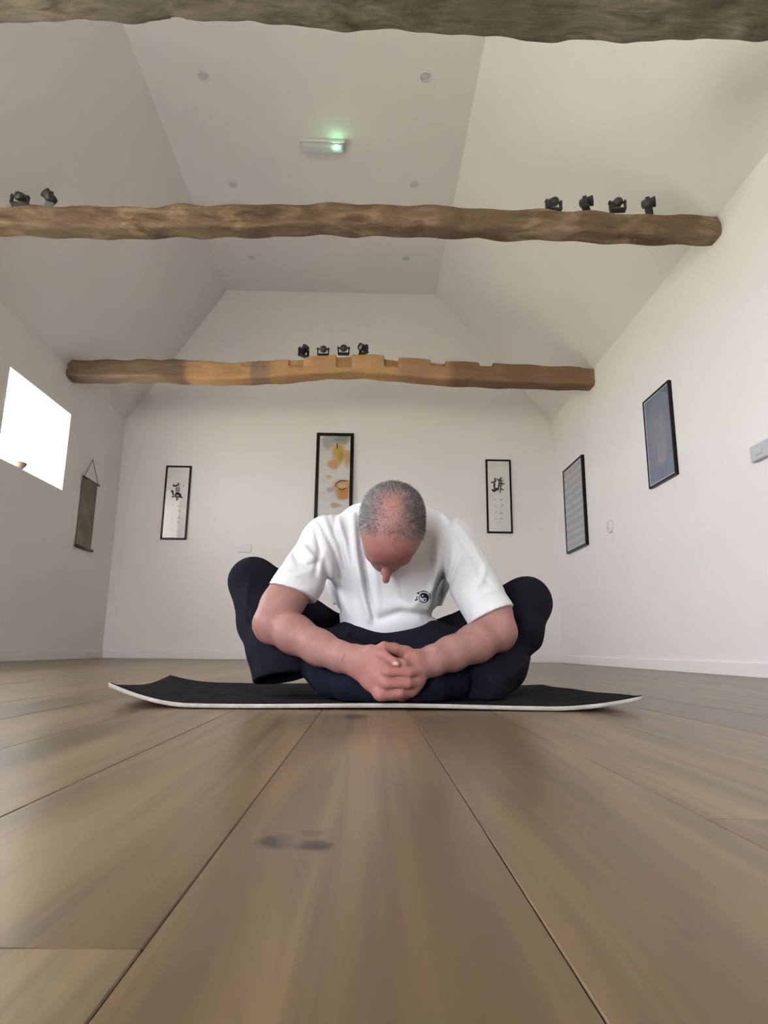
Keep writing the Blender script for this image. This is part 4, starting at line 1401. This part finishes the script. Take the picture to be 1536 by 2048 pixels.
    for s in 'lr':
        V = Vol((-.20, 1.38, .008), (.32, 1.76, .16), .0036)
        if s == 'l':
            V.chain([P4(628, 1330, 1.62, .040), P4(660, 1350, 1.55, .041), P4(705, 1372, 1.475, .036), P4(748, 1386, 1.440, .022), P4(766, 1390, 1.438, .016)], .02)
            V.cone(P(645, 1362, 1.60), P(672, 1370, 1.53), .028, .028, .02)
        else:
            V.chain([P4(940, 1345, 1.62, .040), P4(905, 1362, 1.56, .041), P4(860, 1378, 1.49, .036), P4(822, 1387, 1.460, .022), P4(802, 1391, 1.455, .016)], .02)
        V.wobble(.0008, 40, 7)
        V.cut((0, 0, .0142), (0, 0, -1))
        part('sock', V, so.m, 2)

def badge(shirt, RL):
    """yin-yang with lettering on the chest: flat embroidery laid on the cloth"""
    bpy.context.view_layer.update()
    dg = bpy.context.evaluated_depsgraph_get()
    from mathutils.bvhtree import BVHTree
    me = shirt.data
    bv = BVHTree.FromPolygons([v.co for v in me.vertices], [p.vertices[:] for p in me.polygons])
    org = Vector(CP - RL)
    def on(px, py, off):
        d = Vector(ray(px, py)).normalized()
        h = bv.ray_cast(org, d)
        if h[0] is None: return None
        return h[0] - d * off
    # zoom 815..875 x 1165..1215, 25.6 px per px; the badge is about 20 px across
    def z(zx, zy): return 815 + zx / 25.6, 1165 + zy / 25.6
    CX, CY, R = 830, 785, 262
    def poly(name, pts, mat, off):
        bm = bmesh.new()
        vs = []
        for (a, b) in pts:
            q = on(*z(a, b), off)
            if q is None: bm.free(); return
            vs.append(bm.verts.new(q))
        bm.faces.new(vs)
        bmesh.ops.triangulate(bm, faces=bm.faces[:])
        bm_obj(name, bm, mat, shirt)
    navy = plain('navy_thread', (.012, .014, .045), .7, .3)
    white = plain('white_thread', (.72, .72, .74), .7, .3, var=.03)
    def circ(cx, cy, r, n=40, a0=0, a1=2 * math.pi): return [(cx + r * math.cos(a0 + (a1 - a0) * i / n), cy + r * math.sin(a0 + (a1 - a0) * i / n)) for i in range(n if abs(a1 - a0) > 6.2 else n + 1)]
    poly('badge_disc', circ(CX, CY, R), navy, .0012)
    poly('badge_field', circ(CX, CY, R - 38), white, .0018)
    # dark half: outer right arc, then S curve back
    th = math.radians(-28)
    def rot(p):
        x, y = p[0], p[1]
        return (CX + x * math.cos(th) - y * math.sin(th), CY + x * math.sin(th) + y * math.cos(th))
    r = R - 30
    half = []
    for i in range(31):          # outer arc from top, clockwise over the right, to the bottom
        t = -math.pi / 2 + math.pi * i / 30
        half.append(rot((r * math.cos(t), r * math.sin(t))))
    for i in range(1, 21):       # lower small arc bulging right (white head)
        t = math.pi / 2 - math.pi * i / 20
        half.append(rot((r / 2 * math.cos(t), r / 2 + r / 2 * math.sin(t))))
    for i in range(1, 20):       # upper small arc bulging left (dark head)
        t = math.pi / 2 + math.pi * i / 20
        half.append(rot((r / 2 * math.cos(t), -r / 2 + r / 2 * math.sin(t))))
    poly('badge_dark_half', half, navy, .0024)
    poly('badge_light_dot', circ(*rot((0, -r / 2)), 42, 16), white, .0030)
    poly('badge_dark_dot', circ(*rot((0, r / 2)), 42, 16), navy, .0030)
    # arc of lettering round the top: short blocks as far as they can be made out
    for (a0, a1, r0, r1) in [(168, 192, 335, 385), (160, 170, 335, 470), (212, 226, 330, 420), (226, 242, 330, 375), (246, 262, 318, 368), (264, 280, 322, 378), (282, 298, 318, 366), (300, 310, 322, 370), (322, 336, 322, 372), (340, 356, 318, 362), (358, 368, 322, 360)]:
        pts = [(CX + rr_ * math.cos(math.radians(t)), CY + rr_ * math.sin(math.radians(t))) for rr_, t in [(r0, a0), (r0, a1), (r1, a1), (r1, a0)]]
        poly('badge_lettering', pts, navy, .0016)

#END_PERSON#

build_room()
build_floor()
build_beams()
build_spots()
build_ceiling_fittings()
build_pictures()
build_wall_bits()
build_mat()
if 'build_person' in globals(): build_person()
